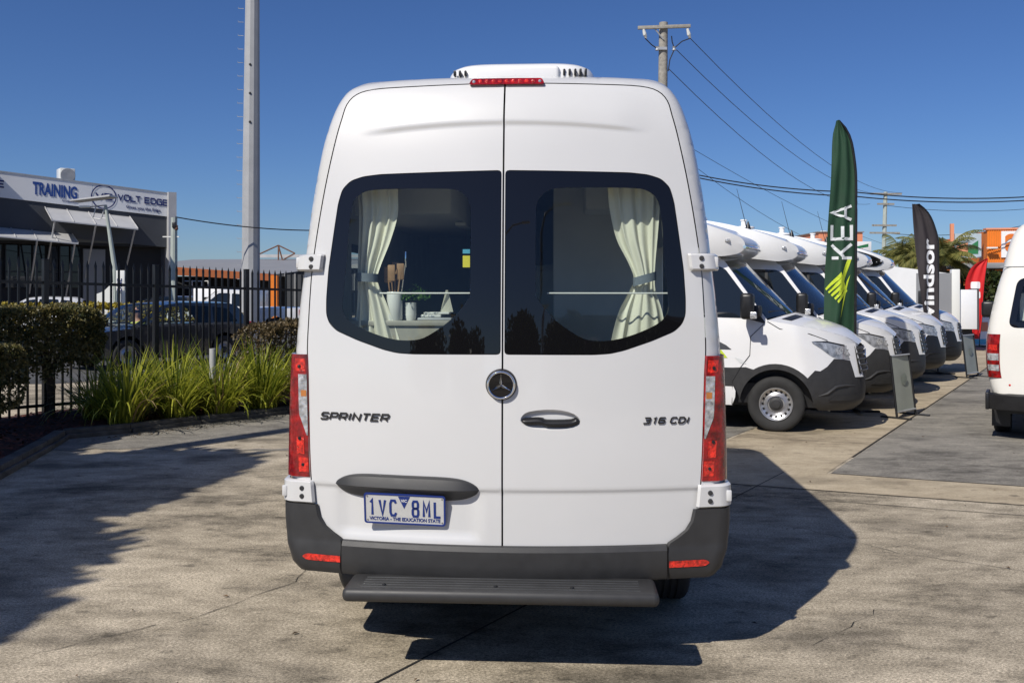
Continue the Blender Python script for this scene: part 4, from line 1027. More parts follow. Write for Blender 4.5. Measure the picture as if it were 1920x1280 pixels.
for s in (1, -1):
    def tlv(t, z):
        W = interp(HW, z); xe = W - .12
        x = xe - .03 + (.165) * t if t < 1 else W
        xx = xe - .025 + .15 * t
        yy = .07 * min(xx, xe)**2 + .16 * max(0, z - 1.2)**1.3 * .9 + (.12 - math.sqrt(max(0, .0144 - max(0, min(.12, xx - xe))**2))) + (max(0, xx - W) * 2.5)
        return (s * (min(xx, W) + .004), yy - .008, z)
    us = lin(0, 1, 12) if s > 0 else lin(1, 0, 12)
    t_ = obj('tail_lamp', grid(tlv, us, lin(.74, 1.245, 12)), 'red_lens', CV, 60)
    obj('clear_lens', grid(lambda t, z: (lambda p: (p[0] + s * .002, p[1] - .003, p[2]))(tlv(t, z)), [u * .8 + .05 for u in us], lin(.94, 1.02, 3)), 'clear_lens', t_, 60)
    obj('clear_lens', grid(lambda t, z: (lambda p: (p[0] + s * .002, p[1] - .003, p[2]))(tlv(t, z)), [u * .8 + .05 for u in us], lin(.82, .89, 3)), 'clear_lens', t_, 60)
    obj('brake_lens', grid(lambda t, z: (lambda p: (p[0] + s * .002, p[1] - .003, p[2]))(tlv(t, z)), [u * .6 + .15 for u in us], lin(1.06, 1.12, 3)), 'red_core', t_, 60)
    wheel(CV, (s * .79, .95, .33), 'x', s, r=.33, w=.2, holes=False); wheel(CV, (s * .79, 3.5, .33), 'x', s, r=.33, w=.2, holes=False)
    obj('mirror', mv(box(-.09, .09, -.05, .05, -.12, .12, .04, 3), (s * 1.06, 3.95, 1.47)), 'black', CV)
    obj('mud_flap', box(s * .80 - .1, s * .80 + .1, .52, .54, .12, .42), 'black', CV)
obj('bumper', flip(grid(lambda i, k: (lambda a: (a * .95, .07 * a * a - (0, .05, .06, .06, .02)[int(k)] + .10 * abs(a)**6, (.36, .37, .42, .54, .56)[int(k)]))(i), lin(-1, 1, 25), range(5))), 'black', CV, 40)
obj('bumper_side', join(*[box(s * .935 - .02, s * .935 + .02, .08, .5, .36, .56, .01) for s in (1,)]), 'black', CV); obj('bumper_side', box(-.955, -.915, .08, .5, .36, .56, .01), 'black', CV)
obj('roof_seam', tube([(s_, hy(min(.82, abs(s_)) * (1 if s_ > 0 else -1), 2.03) - .004, 2.03) for s_ in lin(-.80, .80, 12)], .006, 5), 'liner', CV)
obj('reflector_dot', mv(lathe([(.012, 0), (.0005, -.004)], 10, 'y'), (-.70, hy(-.7, .66) - .003, .66)), 'red_core', CV)
obj('underbody', box(-.75, .75, .3, 4.4, .30, .60), 'black', CV)

# ------------------------------------------------------------------ feather flags
def feather(label, loc, LT, TT, m, rz, seed=0):
    """LT, TT: (height, offset) tables of the pole edge and of the free edge"""
    root = thing('feather_flag', label, 'flag', loc, rz, 'feather flags along the sales row')
    LT, TT = sorted(LT), sorted(TT); zb, H = LT[0][0], LT[-1][0]
    def lead(z): return interp(LT, z)
    def trail(z): return interp(TT, z)
    random.seed(seed); ph = random.uniform(0, 6)
    def f(a, z):
        x0, x1 = lead(z), trail(z); x = x0 + (x1 - x0) * a
        t = (z - zb) / (H - zb)
        return (x, .05 * a * math.sin(z * 2.3 + a * 4 + ph) + .04 * math.sin(a * 6.5 + z * .8 + ph) * (1 - .5 * t) + .016 * math.sin(a * 15 + z * 1.7 + ph) + .006 * math.sin(a * 9 - z * 7), z)
    sail = obj('sail', grid(f, lin(1, 0, 19), lin(zb, H, 60)), m, root, 180)
    pz = lin(0, H, 40)
    obj('pole', tube([(lead(max(z, zb)) + .012, 0, z) for z in pz], .012, 8), 'black', root)
    obj('sleeve', grid(lambda a, z: (lead(z) + .014 * math.cos(a), .016 * math.sin(a), z), lin(0, 2 * math.pi, 9), lin(zb, H, 40)), 'black' if m != 'flag_red' else m, root, 60)
    obj('base', join(box(-.35, .35, -.03, .03, .005, .035, .01), box(-.03, .03, -.35, .35, .036, .06, .01)), 'black', root)
    def write(vf, name, mm, mtx):
        V = []
        for p in vf[0]:
            q = mtx @ Vector(p); z = q.z; x0, x1 = lead(z), trail(z); a = (q.x - x0) / (x1 - x0) if abs(x1 - x0) > 1e-4 else 0
            V.append((q.x, f(a, z)[1] - .006 - p[2], z))
        return obj(name, (V, vf[1]), mm, sail, 0)
    return root, write, lead, trail
def fine(vf, n=2):
    bm = bmesh.new(); vs__ = [bm.verts.new(p) for p in vf[0]]
    for q in vf[1]:
        try: bm.faces.new([vs__[i] for i in q])
        except ValueError: pass
    bmesh.ops.triangulate(bm, faces=bm.faces[:])
    for _ in range(n):
        es = [e for e in bm.edges if e.calc_length() > .05]
        if es: bmesh.ops.subdivide_edges(bm, edges=es, cuts=1); bmesh.ops.triangulate(bm, faces=bm.faces[:])
    bm.verts.index_update(); r = ([tuple(v.co) for v in bm.verts], [tuple(v.index for v in f.verts) for f in bm.faces]); bm.free(); return r
UP = Matrix(((0, -1, 0, 0), (0, 0, 1, 0), (1, 0, 0, 0), (0, 0, 0, 1)))       # text runs upward, tops of letters to the left
fl_, wr, ld_, tr_ = feather('tall dark green feather flag with white letters and lime bird, beside nearest motorhome', (4.93, 13.42, 0),
    [(.62, 0), (1.2, 0), (2.4, .01), (3.4, .01), (3.7, -.02), (3.93, -.065), (4.09, -.14), (4.2, -.235)], [(.62, -.46), (1.2, -.44), (2.1, -.40), (2.9, -.365), (3.6, -.33), (4.0, -.305), (4.2, -.255)], 'flag_green', R(-4), seed=2)
vf, w = strokes('KEA', .27, .20, .075, .043, .001)
wr(fine(vf), 'lettering', 'silver_ink', Matrix.Translation((-.045, 0, 2.22)) @ UP)
# stylised bird mark: feathers and body
bird = [[(-.05, .60), (-.12, .42), (-.20, .10), (-.17, .05), (-.10, .30), (-.03, .50), (.0, .60)]] + [[(-.16 + .02 * i, .40 - .055 * i), (-.36 + .035 * i, .16 - .045 * i), (-.345 + .035 * i, .135 - .045 * i), (-.14 + .02 * i, .345 - .055 * i)] for i in range(5)] + [[(-.02, .36), (-.06, .20), (-.15, -.20), (-.17, -.28), (-.13, -.02), (-.07, .26)]]
for i, l in enumerate(bird):
    v = patch(l, lambda x, z: (x, z, .0005), (), 1e3, .06); wr(fine(v), 'bird_mark', 'lime', Matrix.Translation((-.045, 0, 1.62)) @ Matrix(((1, 0, 0, 0), (0, 0, 1, 0), (0, 1, 0, 0), (0, 0, 0, 1))))
fl_, wr, ld_, tr_ = feather('charcoal feather flag with white lettering, in front of farthest motorhomes', (8.92, 19.55, 0),
    [(.35, -.01), (1.2, 0), (2.4, .005), (2.8, .0), (3.1, -.075), (3.32, -.165), (3.46, -.27), (3.57, -.40)], [(.35, -.12), (.9, -.24), (1.2, -.30), (1.7, -.37), (2.4, -.43), (2.9, -.47), (3.3, -.51), (3.57, -.53)], 'flag_black', R(-4), seed=5)
v = text_vf('windsor', .40, .012, .001, sx=1, center=False)
x0, x1 = min(p[0] for p in v[0]), max(p[0] for p in v[0]); v = ([((p[0] - x0) * 1.82 / (x1 - x0), p[1] * .80, p[2]) for p in v[0]], v[1])
wr(fine(v), 'lettering', 'white_ink', Matrix.Translation((-.085, 0, 1.02)) @ UP)
fl_, wr, ld_, tr_ = feather('bright red feather flag with white panels, beside the caravan', (14.62, 29.0, 0),
    [(.25, -.10), (.9, -.03), (1.5, .0), (2.1, .05), (2.5, .10), (2.75, .14)], [(.25, -.52), (.9, -.46), (1.5, -.48), (2.0, -.50), (2.4, -.38), (2.6, -.20), (2.75, .10)], 'flag_red', R(-10), seed=8)
for i in range(2): wr(fine(patch(rr(.26, .22, .05), lambda x, z: (x, z, .0005), (), 1e3, .05)), 'white_panel', 'white_ink', Matrix.Translation((-.20, 0, 1.62 + .30 * i)) @ Matrix(((1, 0, 0, 0), (0, 0, 1, 0), (0, 1, 0, 0), (0, 0, 0, 1))))

# ------------------------------------------------------------------ banner boards at the noses
def board(label, loc, rz, w, h):
    root = thing('banner_board', label, 'banner board', loc, rz, 'grey banner boards at the noses of the motorhomes')
    obj('panel', grid(lambda x, z: (x, .010 * math.sin(x * 6) + .12 * (z - .1), z), lin(-w / 2, w / 2, 9), lin(.10, h - .02, 9)), 'mesh_board', root, 180)
    for s in (1, -1):
        obj('post', tube([(s * w / 2, -.005, 0), (s * w / 2, .12 * (h - .1) + .002, h)], .017, 8), 'black', root)
        obj('foot', box(s * w / 2 - .025, s * w / 2 + .025, -.20, .22, 0, .025, .006), 'black', root)
    for z in (.09, h - .01): obj('rail', tube([(-w / 2, .12 * (z - .1) - .002, z), (w / 2, .12 * (z - .1) - .002, z)], .014, 8), 'galv', root)
    v = lathe([(.085, 0), (.07, .001), (.0005, .001)], 20)
    obj('emblem', mv(xf(v, Matrix.Rotation(R(90), 4, 'X')), (.02, .12 * .42 - .014, .52)), 'mesh_lt', root)
    return root
M['mesh_lt'] = mat('pale_banner_print', (0.30, 0.33, 0.28), 0.7)
board('grey mesh banner board standing at the nose of second motorhome', (5.47, 12.95, 0), R(43), .58, .86)
board('grey mesh banner board standing at the nose of farthest motorhome', (9.30, 18.85, 0), R(43), .58, .86)

# ------------------------------------------------------------------ garden bed, edging, fence on the left
bed = [(-4.78, 8.4), (-4.95, 9.2), (-5.12, 10.1), (-5.30, 10.95), (-4.75, 11.45), (-4.15, 12.25), (-3.25, 13.25), (-1.8, 15.2), (-0.4, 17.4), (-2.4, 18.6), (-4.9, 15.3), (-7.2, 12.1), (-8.6, 9.8), (-8.6, 8.4)]
M['soil'] = M['mulch']
tag(obj('garden_bed', patch(bed, lambda x, y: (x, y, .055 + .02 * math.sin(x * 3.1) * math.sin(y * 2.7)), (), .25, .25), 'mulch', smooth=180), kind='structure')
random.seed(21)
V, F = [], []
def in_bed(m=.12):
    while True:
        p = (random.uniform(-8.4, -1), random.uniform(8.5, 17))
        if inside(p, bed) and dist_loop(p, bed) > m: return p
for i in range(5200):
    x, y = in_bed(); 
    if y > 13.5 and random.random() < .6: continue
    a = random.uniform(0, 6.28); l, w = random.uniform(.015, .045), random.uniform(.006, .014); z = .065 + random.uniform(0, .03) + .02 * math.sin(x * 3.1) * math.sin(y * 2.7)
    d = Vector((math.cos(a), math.sin(a), random.uniform(-.4, .4))) * l; n = Vector((-math.sin(a), math.cos(a), random.uniform(-.5, .5))) * w; c = Vector((x, y, z)); k = len(V)
    V += [c - d - n, c + d - n, c + d + n, c - d + n]; F.append((k, k + 1, k + 2, k + 3))
M['chips'] = leaf_mat('mulch_chips', (0.045, 0.010, 0.006), (0.16, 0.05, 0.028), 3, 0.0, 0.9)
tag(obj('mulch_chips', (V, F), 'chips', smooth=0), 'red-brown bark chips covering the garden bed', 'mulch', kind='stuff')
# timber edging in lengths
ed = [(-4.72, 8.3), (-4.93, 9.4), (-5.10, 10.25), (-5.27, 11.02), (-4.70, 11.50), (-4.10, 12.27), (-3.20, 13.27), (-2.3, 14.5), (-1.2, 16.1)]
edroot = thing('garden_edging', 'low weathered timber edging in lengths around the garden bed', 'edging')
for i in range(len(ed) - 1):
    a, b = Vector(ed[i]), Vector(ed[i + 1]); L = (b - a).length; an = math.atan2(b.y - a.y, b.x - a.x)
    m = Matrix.Translation((a.x, a.y, 0)) @ Matrix.Rotation(an, 4, 'Z')
    v = box(.004, L - .004, -.002, .13, 0, .105 + random.uniform(-.008, .008), .012)
    o = obj('edging_length', xf(v, m), 'kerb', edroot)
    obj('edging_length', xf(box(.006, L - .006, -.05, -.008, 0, .055 + random.uniform(-.008, .008), .008), m), 'kerb', edroot)
# steel picket fence
fr0, fd = Vector((-6.40, 12.80)), Vector((.579, .815))
froot = thing('picket_fence', 'black steel picket fence with spear tops behind the garden bed', 'fence', (fr0.x, fr0.y, 0), math.atan2(fd.y, fd.x))
def dropz(s): return -.022 * s
def spear():
    h = 2.20; w = .0125
    v = join(box(-w, w, -w, w, .04, h - .14), ([(-w, -w, h - .14), (w, -w, h - .14), (w, w, h - .14), (-w, w, h - .14), (-.021, -.004, h - .08), (.021, -.004, h - .08), (.021, .004, h - .08), (-.021, .004, h - .08), (0, 0, h)],
        [(0, 1, 5, 4), (1, 2, 6, 5), (2, 3, 7, 6), (3, 0, 4, 7), (4, 5, 8), (5, 6, 8), (6, 7, 8), (7, 4, 8)])); return v
sp_ = None; post = None; PITCH, PN = 1.70, 14
for p in range(-4, 7):
    s0 = p * PITCH
    if post is None: post = obj('post', join(box(-.034, .034, -.034, .034, 0, 2.17), box(-.037, .037, -.037, .037, 2.171, 2.185, .004)), 'fence', froot, 30, (s0, 0, dropz(s0)))
    else: inst('post', post, froot, (s0, 0, dropz(s0)))
    for k in range(1, PN):
        s = s0 + PITCH * k / PN
        if sp_ is None: sp_ = obj('picket', spear(), 'fence', froot, 0, (s, 0, dropz(s)))
        else: inst('picket', sp_, froot, (s, 0, dropz(s)))
    for z in (.18, 1.86):
        V = []
        for s in (s0 + .036, s0 + PITCH - .036):
            for a, b in ((-.016, -.02), (.016, -.02), (.016, .02), (-.016, .02)): V.append((s, a, z + b + dropz(s)))
        obj('rail', (V, [(0, 1, 5, 4), (1, 2, 6, 5), (2, 3, 7, 6), (3, 0, 4, 7), (3, 2, 1, 0), (4, 5, 6, 7)]), 'fence', froot, 0)

# ------------------------------------------------------------------ hedges
def leaves(n, pick, size, V, F, up=.3):
    for i in range(n):
        c, nrm = pick()
        d = Vector((random.gauss(0, 1), random.gauss(0, 1), random.gauss(0, 1))) + nrm * .8; d.normalize()
        s = d.cross(Vector((random.gauss(0, 1), random.gauss(0, 1), random.gauss(0, 1)))).normalized()
        l = size * random.uniform(.6, 1.4); k = len(V)
        V += [c - s * l * .28, c + d * l * .55 - s * l * .30, c + d * l, c + d * l * .5 + s * l * .32]; F.append((k, k + 1, k + 2, k + 3))
def hedge(label, cx, cy, rz, lx, ly, z0, z1, n, m, stems, ragged=.1, size=.05, group='clipped hedges by the fence'):
    root = thing('hedge', label, 'hedge', (cx, cy, 0), rz, group)
    V, F = [], []
    from mathutils import noise
    def pick():
        # mostly near the clipped shell
        u, v, w = random.uniform(-1, 1), random.uniform(-1, 1), random.uniform(-1, 1)
        ax = random.random(); nrm = Vector((0, 0, 0))
        if ax < .40: w = 1 - abs(random.gauss(0, .10)); nrm = Vector((0, 0, 1))
        elif ax < .65: v = -1 + abs(random.gauss(0, .18)); nrm = Vector((0, -1, 0))
        elif ax < .80: u = random.choice((-1, 1)) * (1 - abs(random.gauss(0, .12))); nrm = Vector((math.copysign(1, u), 0, 0))
        q = (abs(u)**5 + abs(v)**5 + abs(w)**5)**.2
        if q > 1: u, v, w = u / q, v / q, w / q
        p = Vector((u * lx, v * ly, 0))
        nz = noise.noise(Vector((p.x * 2.4 + cx, p.y * 2.4, w * 2)))
        zz = (z0 + z1) / 2 + w * (z1 - z0) / 2
        if w < 0: zz += ragged * nz * 2.4 * (-w)
        r = 1 + .10 * nz
        return Vector((p.x * r, p.y * r, zz + .05 * nz)), nrm
    leaves(n, pick, size, V, F)
    obj('foliage', (V, F), m, root, 0)
    for sx, sy, rad in stems:
        pts = [(sx, sy, 0), (sx + .03, sy, z0 * .6), (sx - .04, sy + .03, z0 + .2), (sx + .05, sy, (z0 + z1) / 2)]
        obj('stem', tube(pts, [rad * 1.3, rad, rad * .8, rad * .4], 8), 'bark', root)
        for q in range(5):
            a = random.uniform(0, 6.28)
            obj('branch', tube([(sx - .02, sy, z0 * .8), (sx + .25 * math.cos(a), sy + .2 * math.sin(a), z0 + .35), (sx + .5 * math.cos(a), sy + .4 * math.sin(a), z1 - .2)], [rad * .5, rad * .3, rad * .12], 6), 'bark', root)
    return root
random.seed(31)
hedge('clipped olive hedge with bare trunk at the left, in front of the fence', -6.55, 11.95, R(52), 1.25, .50, .78, 1.53, 42000, 'hedge', [(.62, 0, .06), (-.4, .1, .04)], .16, .042)
hedge('small shaded bush at the left edge, in front of the clipped hedge', -5.72, 9.95, R(60), .42, .34, .55, 1.17, 12000, 'hedge', [(0, 0, .03)], .1, .040)
hedge('brown-tinged clipped hedge at the fence, right of the strap-leaf plants', -3.20, 15.7, R(54), 1.55, .42, .25, 1.24, 22000, 'hedge2', [(-.9, 0, .03), (0, 0, .03), (.9, 0, .03)], .05, .045)
hedge('golden low hedge along the street, seen through the fence', -17.5, 29.5, R(9), 8.5, .6, .2, 1.28, 16000, 'hedge3', [(-4, 0, .04), (0, 0, .04), (4, 0, .04)], .05, .13)
# ------------------------------------------------------------------ strap-leaf clumps
def clump(label, x, y, h, r, n, seed, dry=.06):
    random.seed(seed)
    root = thing('strap_leaf_plant', label, 'plant', (x, y, .06), 0, 'strap-leaf plants in the garden bed')
    for m, cnt in (('blade', int(n * (1 - dry))), ('blade_dry', int(n * dry) + 3)):
        V, F = [], []
        for i in range(cnt):
            a = random.uniform(0, 2 * math.pi); b0 = r * .38 * math.sqrt(random.random()); lean = random.uniform(.05, 1.25)
            if m == 'blade_dry': lean = random.uniform(.5, 1.25)
            L = h * random.uniform(.48, 1.16); w = random.uniform(.006, .0125)
            d = Vector((math.cos(a + random.gauss(0, .5)), math.sin(a + random.gauss(0, .5)), 0)); sd = Vector((-d.y, d.x, 0))
            base = Vector((b0 * math.cos(a), b0 * math.sin(a), 0)); k = len(V); ns = 6; p = base.copy(); ang = R(88) - lean * R(30)
            cur = (lean + .15) * R(random.uniform(40, 150)) / ns
            for j in range(ns + 1):
                t = j / ns; ww = w * (1 - .25 * t) * (1 - max(0, (t - .7) / .3)**2 * .95)
                V += [p - sd * ww, p + sd * ww]
                p = p + (d * math.cos(ang) + Vector((0, 0, 1)) * math.sin(ang)) * L / ns; ang -= cur * (.4 + 1.2 * t)
                if p.z < .01: p.z = .01
            for j in range(ns): q = k + 2 * j; F.append((q, q + 1, q + 3, q + 2))
        obj('blades' if m == 'blade' else 'dry_blades', (V, F), m, root, 180)
CL = [(-4.88, 11.80, .92, .50, 420, 'leftmost strap-leaf plant, spilling over the corner of the edging'), (-5.45, 12.25, .80, .40, 260, 'shaded strap-leaf plant below the clipped hedge'),
      (-4.42, 12.30, .86, .50, 380, 'strap-leaf plant on the edging left of the white marker pipe'), (-4.75, 13.0, .98, .50, 340, 'tall strap-leaf plant close to the fence, behind the corner plants'),
      (-3.98, 12.72, .82, .48, 380, 'strap-leaf plant with dry stems in front of the white marker pipe'), (-3.75, 13.7, .98, .5, 340, 'strap-leaf plant below the brown-tinged hedge, behind the others'),
      (-3.55, 13.25, .86, .50, 380, 'strap-leaf plant on the edging right of the white marker pipe'), (-3.05, 13.9, .88, .50, 360, 'strap-leaf plant near the tail of the camper van'), (-2.5, 14.7, .90, .5, 320, 'rightmost strap-leaf plant, mostly behind the camper van'),
      (-5.3, 13.0, .85, .42, 260, 'strap-leaf plant against the fence, left of the tall one'), (-4.25, 13.3, 1.0, .5, 300, 'strap-leaf plant against the fence, behind the white marker pipe')]
for i, (x, y, h, r, n, l) in enumerate(CL): clump(l, x, y, h, r, n, 50 + i, .10 if i in (4,) else .05)
mp = thing('marker_post', 'short white plastic marker pipe among the strap-leaf plants', 'post', (-4.15, 12.93, .05))
obj('pipe', lathe([(.042, 0), (.042, .90), (.036, .90), (.036, .85), (.0005, .85)], 16), 'metal_sheet', mp)

# ------------------------------------------------------------------ generic cars
def car(label, name, loc, rz, paint, kind='wagon', group=None, cat='car', scale=1.0, see=False):
    root = thing(name, label, cat, loc, rz, group)
    L = {'wagon': 4.6, 'ute': 5.2, 'hatch': 4.2, 'sedan': 4.6}[kind]; h = L / 2
    if kind == 'ute':
        low = [(-h, .55), (-h, 1.05), (-.55, 1.08), (1.15, 1.10), (2.35, 1.02), (h, .88), (h, .45)]
        gh = [(-.60, 1.06), (-.50, 1.60), (-.35, 1.76), (.45, 1.80), (.75, 1.72), (1.45, 1.09)]; wins = [[(-.45, 1.14), (-.38, 1.60), (.12, 1.65), (.12, 1.14)], [(.20, 1.14), (.20, 1.66), (.62, 1.66), (1.22, 1.14)]]
    elif kind == 'wagon':
        low = [(-h, .50), (-h - .03, .85), (-h + .05, 1.02), (1.0, 1.02), (1.95, .95), (h, .78), (h + .02, .42)]
        gh = [(-h + .05, 1.00), (-h + .32, 1.50), (-h + .55, 1.64), (-.2, 1.70), (.45, 1.62), (1.32, 1.00)]; wins = [[(-1.95, 1.07), (-1.70, 1.46), (-1.2, 1.54), (-1.2, 1.07)], [(-1.12, 1.07), (-1.12, 1.55), (-.22, 1.60), (-.22, 1.07)], [(-.14, 1.07), (-.14, 1.60), (.36, 1.54), (1.02, 1.07)]]
    else:
        low = [(-h, .48), (-h, .85), (-h + .10, .95), (.9, .95), (1.8, .86), (h, .70), (h + .02, .40)]
        gh = [(-h + .10, .93), (-h + .45, 1.36), (-h + .7, 1.45), (-.1, 1.48), (.4, 1.42), (1.25, .93)]; wins = [[(-1.6, 1.0), (-1.3, 1.33), (-.9, 1.38), (-.9, 1.0)], [(-.82, 1.0), (-.82, 1.39), (-.1, 1.41), (-.1, 1.0)], [(-.02, 1.0), (-.02, 1.41), (.33, 1.36), (.95, 1.0)]]
    wf, wr_ = L * .30, -L * .29; rw = .34
    def archp(c): return [(c + .40 * math.cos(R(a)), .36 + .40 * math.sin(R(a))) for a in range(0, 181, 20)]
    prof = round_loop(low, .12, 4) + [(h - .1, .28)] + [(wf + .42, .28)] + archp(wf) + [(wf - .42, .26), (wr_ + .42, .26)] + archp(wr_) + [(wr_ - .42, .30), (-h + .05, .32)]
    def wb(x, z):
        t = abs(x) / h; return .92 * (1 - .22 * max(0, (t - .60) / .40)**2.2) - .10 * max(0, z - .95)**1.0 * 1.6 - .04 * max(0, .5 - z)
    def solid(loop, m, nm, off=0.0, crown=.05, holes=(), skip=None):
        l = loop if area(loop) > 0 else loop[::-1]
        vs2 = []
        for s in (1, -1):
            v = patch(l, lambda x, z: (x, s * (wb(x, z) + off), z), holes, .25, .12); vs2.append(v if s < 0 else flip(v))
        rs = resample(l, .15); n = len(rs); ms = lin(-1, 1, 9); V, F = [], []
        for x, z in rs:
            for a in ms: V.append((x + (.10 * (1 - a * a)) * (1 if x > 0 else -1) * max(0, abs(x) / h - .3), a * wb(x, z), z + crown * (1 - a * a) * (z > .8)))
        for i in range(n):
            if skip and skip(*rs[i]): continue
            for k in range(8): F.append((i * 9 + k, ((i + 1) % n) * 9 + k, ((i + 1) % n) * 9 + k + 1, i * 9 + k + 1))
        return obj(nm, join(*vs2, (V, F)), m, root, 45)
    solid(prof, paint, 'body'); solid(round_loop(gh, .10, 4), paint, 'cabin', 0, .04, [round_loop(w, .05, 3) for w in wins] if see else (), (lambda x, z: x > gh[-2][0] + .02) if see else None)
    gm = 'pane' if see else 'glass_dk'
    for w in wins:
        for s in (1, -1):
            v = patch(round_loop(w, .05, 3), lambda x, z: (x, s * (wb(x, z) + .008), z), (), 1e3, .12); obj('side_window', v if s < 0 else flip(v), gm, root, 30)
    (xa, za), (xb, zb_) = gh[-1], gh[-2]
    def ws(a, t): 
        x = xa + (xb - xa) * (.06 + .86 * t); z = za + (zb_ - za) * (.06 + .86 * t); return (x + .10 * (1 - a * a) * (x / h if x > 0 else 0) + .03, a * (wb(x, z) - .06), z + .045 * (1 - a * a) + .012)
    obj('windscreen', grid(ws, lin(-1, 1, 11), lin(0, 1, 6)), 'pane' if see else 'screen', root, 180)
    (xa2, za2), (xb2, zb2) = gh[0], gh[1]
    obj('rear_window', grid(lambda a, t: (xa2 + (xb2 - xa2) * (.1 + .8 * t) - .04 - .06 * (1 - a * a), a * (wb(xa2, 1.2) - .10), za2 + (zb2 - za2) * (.1 + .8 * t) + .03), lin(1, -1, 9), lin(0, 1, 4)), 'glass_dk', root, 180)
    for s in (1, -1):
        wheel(root, (wf, s * .80, rw), 'y', s, r=rw, w=.22, holes=False); wheel(root, (wr_, s * .80, rw), 'y', s, r=rw, w=.22, holes=False)
        obj('headlamp', mv(box(-.12, .06, -.16, .16, -.06, .06, .03), (h - .10, s * .62, .72 if kind != 'ute' else .85)), 'lamp_silver', root)
        obj('tail_lamp', mv(box(-.05, .12, -.10, .10, -.10, .14, .03), (-h + .03, s * .74, .86)), 'red_lens', root)
        obj('door_mirror', mv(box(-.07, .05, -.10, .10, -.07, .07, .03), (gh[-1][0] - .45, s * 1.0, gh[0][1] + .10)), paint, root)
        if kind in ('wagon', 'ute'): obj('roof_rail', tube([(-1.6 if kind == 'wagon' else -.3, s * .66, 1.66 if kind == 'wagon' else 1.83), (.2 if kind == 'wagon' else .5, s * .66, 1.74 if kind == 'wagon' else 1.84)], .018, 6), 'black' if kind == 'wagon' else 'galv', root)
    obj('grille', box(h - .02, h + .06, -.42, .42, .50, .66, .02), 'black', root)
    obj('underbody', box(-h + .5, h - .5, -.7, .7, .22, .6), 'black', root)
    root.scale = (scale,) * 3
    return root
suv = car('dark blue hatchback on the street close behind the fence, person at the wheel', 'parked_car', (-8.35, 22.0, 0), R(232), 'car_dk', 'hatch', scale=1.0, see=True)
car('white dual-cab utility facing left beyond the fence', 'utility_truck', (-11.0, 37.5, 0), R(188), 'paint2', 'ute', cat='utility', scale=1.0)
car('white hatchback roof showing behind the golden hedge, right of centre', 'parked_car', (-20.0, 39.5, .0), R(200), 'paint2', 'hatch', group='cars parked across the street')
car('long white wagon behind the golden hedge, below the building windows', 'parked_car', (-23.5, 38.5, .0), R(200), 'paint2', 'wagon', group='cars parked across the street')
car('dark sedan beyond the dark hatchback, by the timber pole', 'parked_car', (-17.0, 45.0, .0), R(210), 'car_dk', 'sedan', group='cars parked across the street')
car('red car at the far left edge behind the hedge', 'parked_car', (-26.4, 41.0, 0), R(195), 'car_red', 'hatch', group='cars parked across the street')
# person in the wagon: seated torso, head, arm (one skin)
def person(label, loc, rz):
    root = thing('person', label, 'person', loc, rz)
    def blob(c, rx, ry, rz_, n=14):
        V = []; F = []
        for j in range(n + 1):
            for i in range(n):
                th, ph = math.pi * j / n, 2 * math.pi * i / n; V.append((c[0] + rx * math.sin(th) * math.cos(ph), c[1] + ry * math.sin(th) * math.sin(ph), c[2] + rz_ * math.cos(th)))
        for j in range(n):
            for i in range(n): F.append((j * n + i, (j + 1) * n + i, (j + 1) * n + (i + 1) % n, j * n + (i + 1) % n))
        return V, F
    body = join(tube([(0, 0, .62), (0.02, 0, .80), (.02, 0, 1.0), (.03, 0, 1.10), (.04, 0, 1.16), (.05, 0, 1.22), (.07, 0, 1.30), (.065, 0, 1.38), (.05, 0, 1.43)], [.15, .17, .19, .15, .06, .055, .085, .09, .03], 14))
    obj('body', body, 'skin', root, 180)
    obj('shirt', join(tube([(0, 0, .61), (0.02, 0, .80), (.02, 0, 1.0), (.03, 0, 1.105), (.04, 0, 1.14)], [.16, .18, .20, .16, .08], 14), tube([(.02, -.18, 1.04), (.14, -.26, .88), (.36, -.16, .93)], [.06, .05, .04], 8), tube([(.02, .18, 1.04), (.14, .26, .88), (.36, .16, .93)], [.06, .05, .04], 8)), 'shirt', root, 180)
    obj('hair', tube([(.03, 0, 1.34), (.04, 0, 1.41), (.045, 0, 1.44)], [.096, .088, .03], 12), 'black', root, 180)
person('seated driver in a yellow-green shirt inside the dark hatchback', (-8.80, 22.02, -.08), R(232))

# ------------------------------------------------------------------ training building across the street
b_ = R(52); BD = Vector((math.sin(b_), math.cos(b_), 0)); BN = Vector((math.cos(b_), -math.sin(b_), 0))     # along the front / out of the front
BR = Vector((-18.25, 50.0, 0))     # right-hand front corner
broot = thing('shopfront_building', 'charcoal two-storey workshop building with white fascia sign and metal awnings', 'building', BR, math.atan2(BD.y, BD.x))
# local: x along the front (0 at right end, negative to the left), y into the building (+), z up
def zt(x): return 6.85 + .030 * (-x) * 0 + (.0125 * -x)
def bb(name, x0, x1, y0, y1, z0, z1, m, par=broot, bev=0.0): return obj(name, box(x0, x1, y0, y1, z0, z1, bev), m, par, 30)
def panel(name, x0, x1, z0, z1, y, m, par=broot, sl=.068):
    q = lambda x, z: (x, y, z - x * sl); return obj(name, ([q(x0, z0), q(x1, z0), q(x1, z1), q(x0, z1), (x0, y + .06, z0 - x0 * sl), (x1, y + .06, z0 - x1 * sl), (x1, y + .06, z1 - x1 * sl), (x0, y + .06, z1 - x0 * sl)], [(0, 1, 2, 3), (3, 2, 6, 7), (4, 5, 1, 0), (1, 5, 6, 2), (0, 3, 7, 4)]), m, par, 0)
panel('upper_wall', -26, 0, 4.05, 5.68, 0.0, 'char')
for i, (a, b) in enumerate(((-26, -19.2), (-19.18, -11.6), (-11.58, -4.0), (-3.98, -.25))): panel('fascia_panel', a, b, 5.69, 6.90, -.05, 'signwhite')
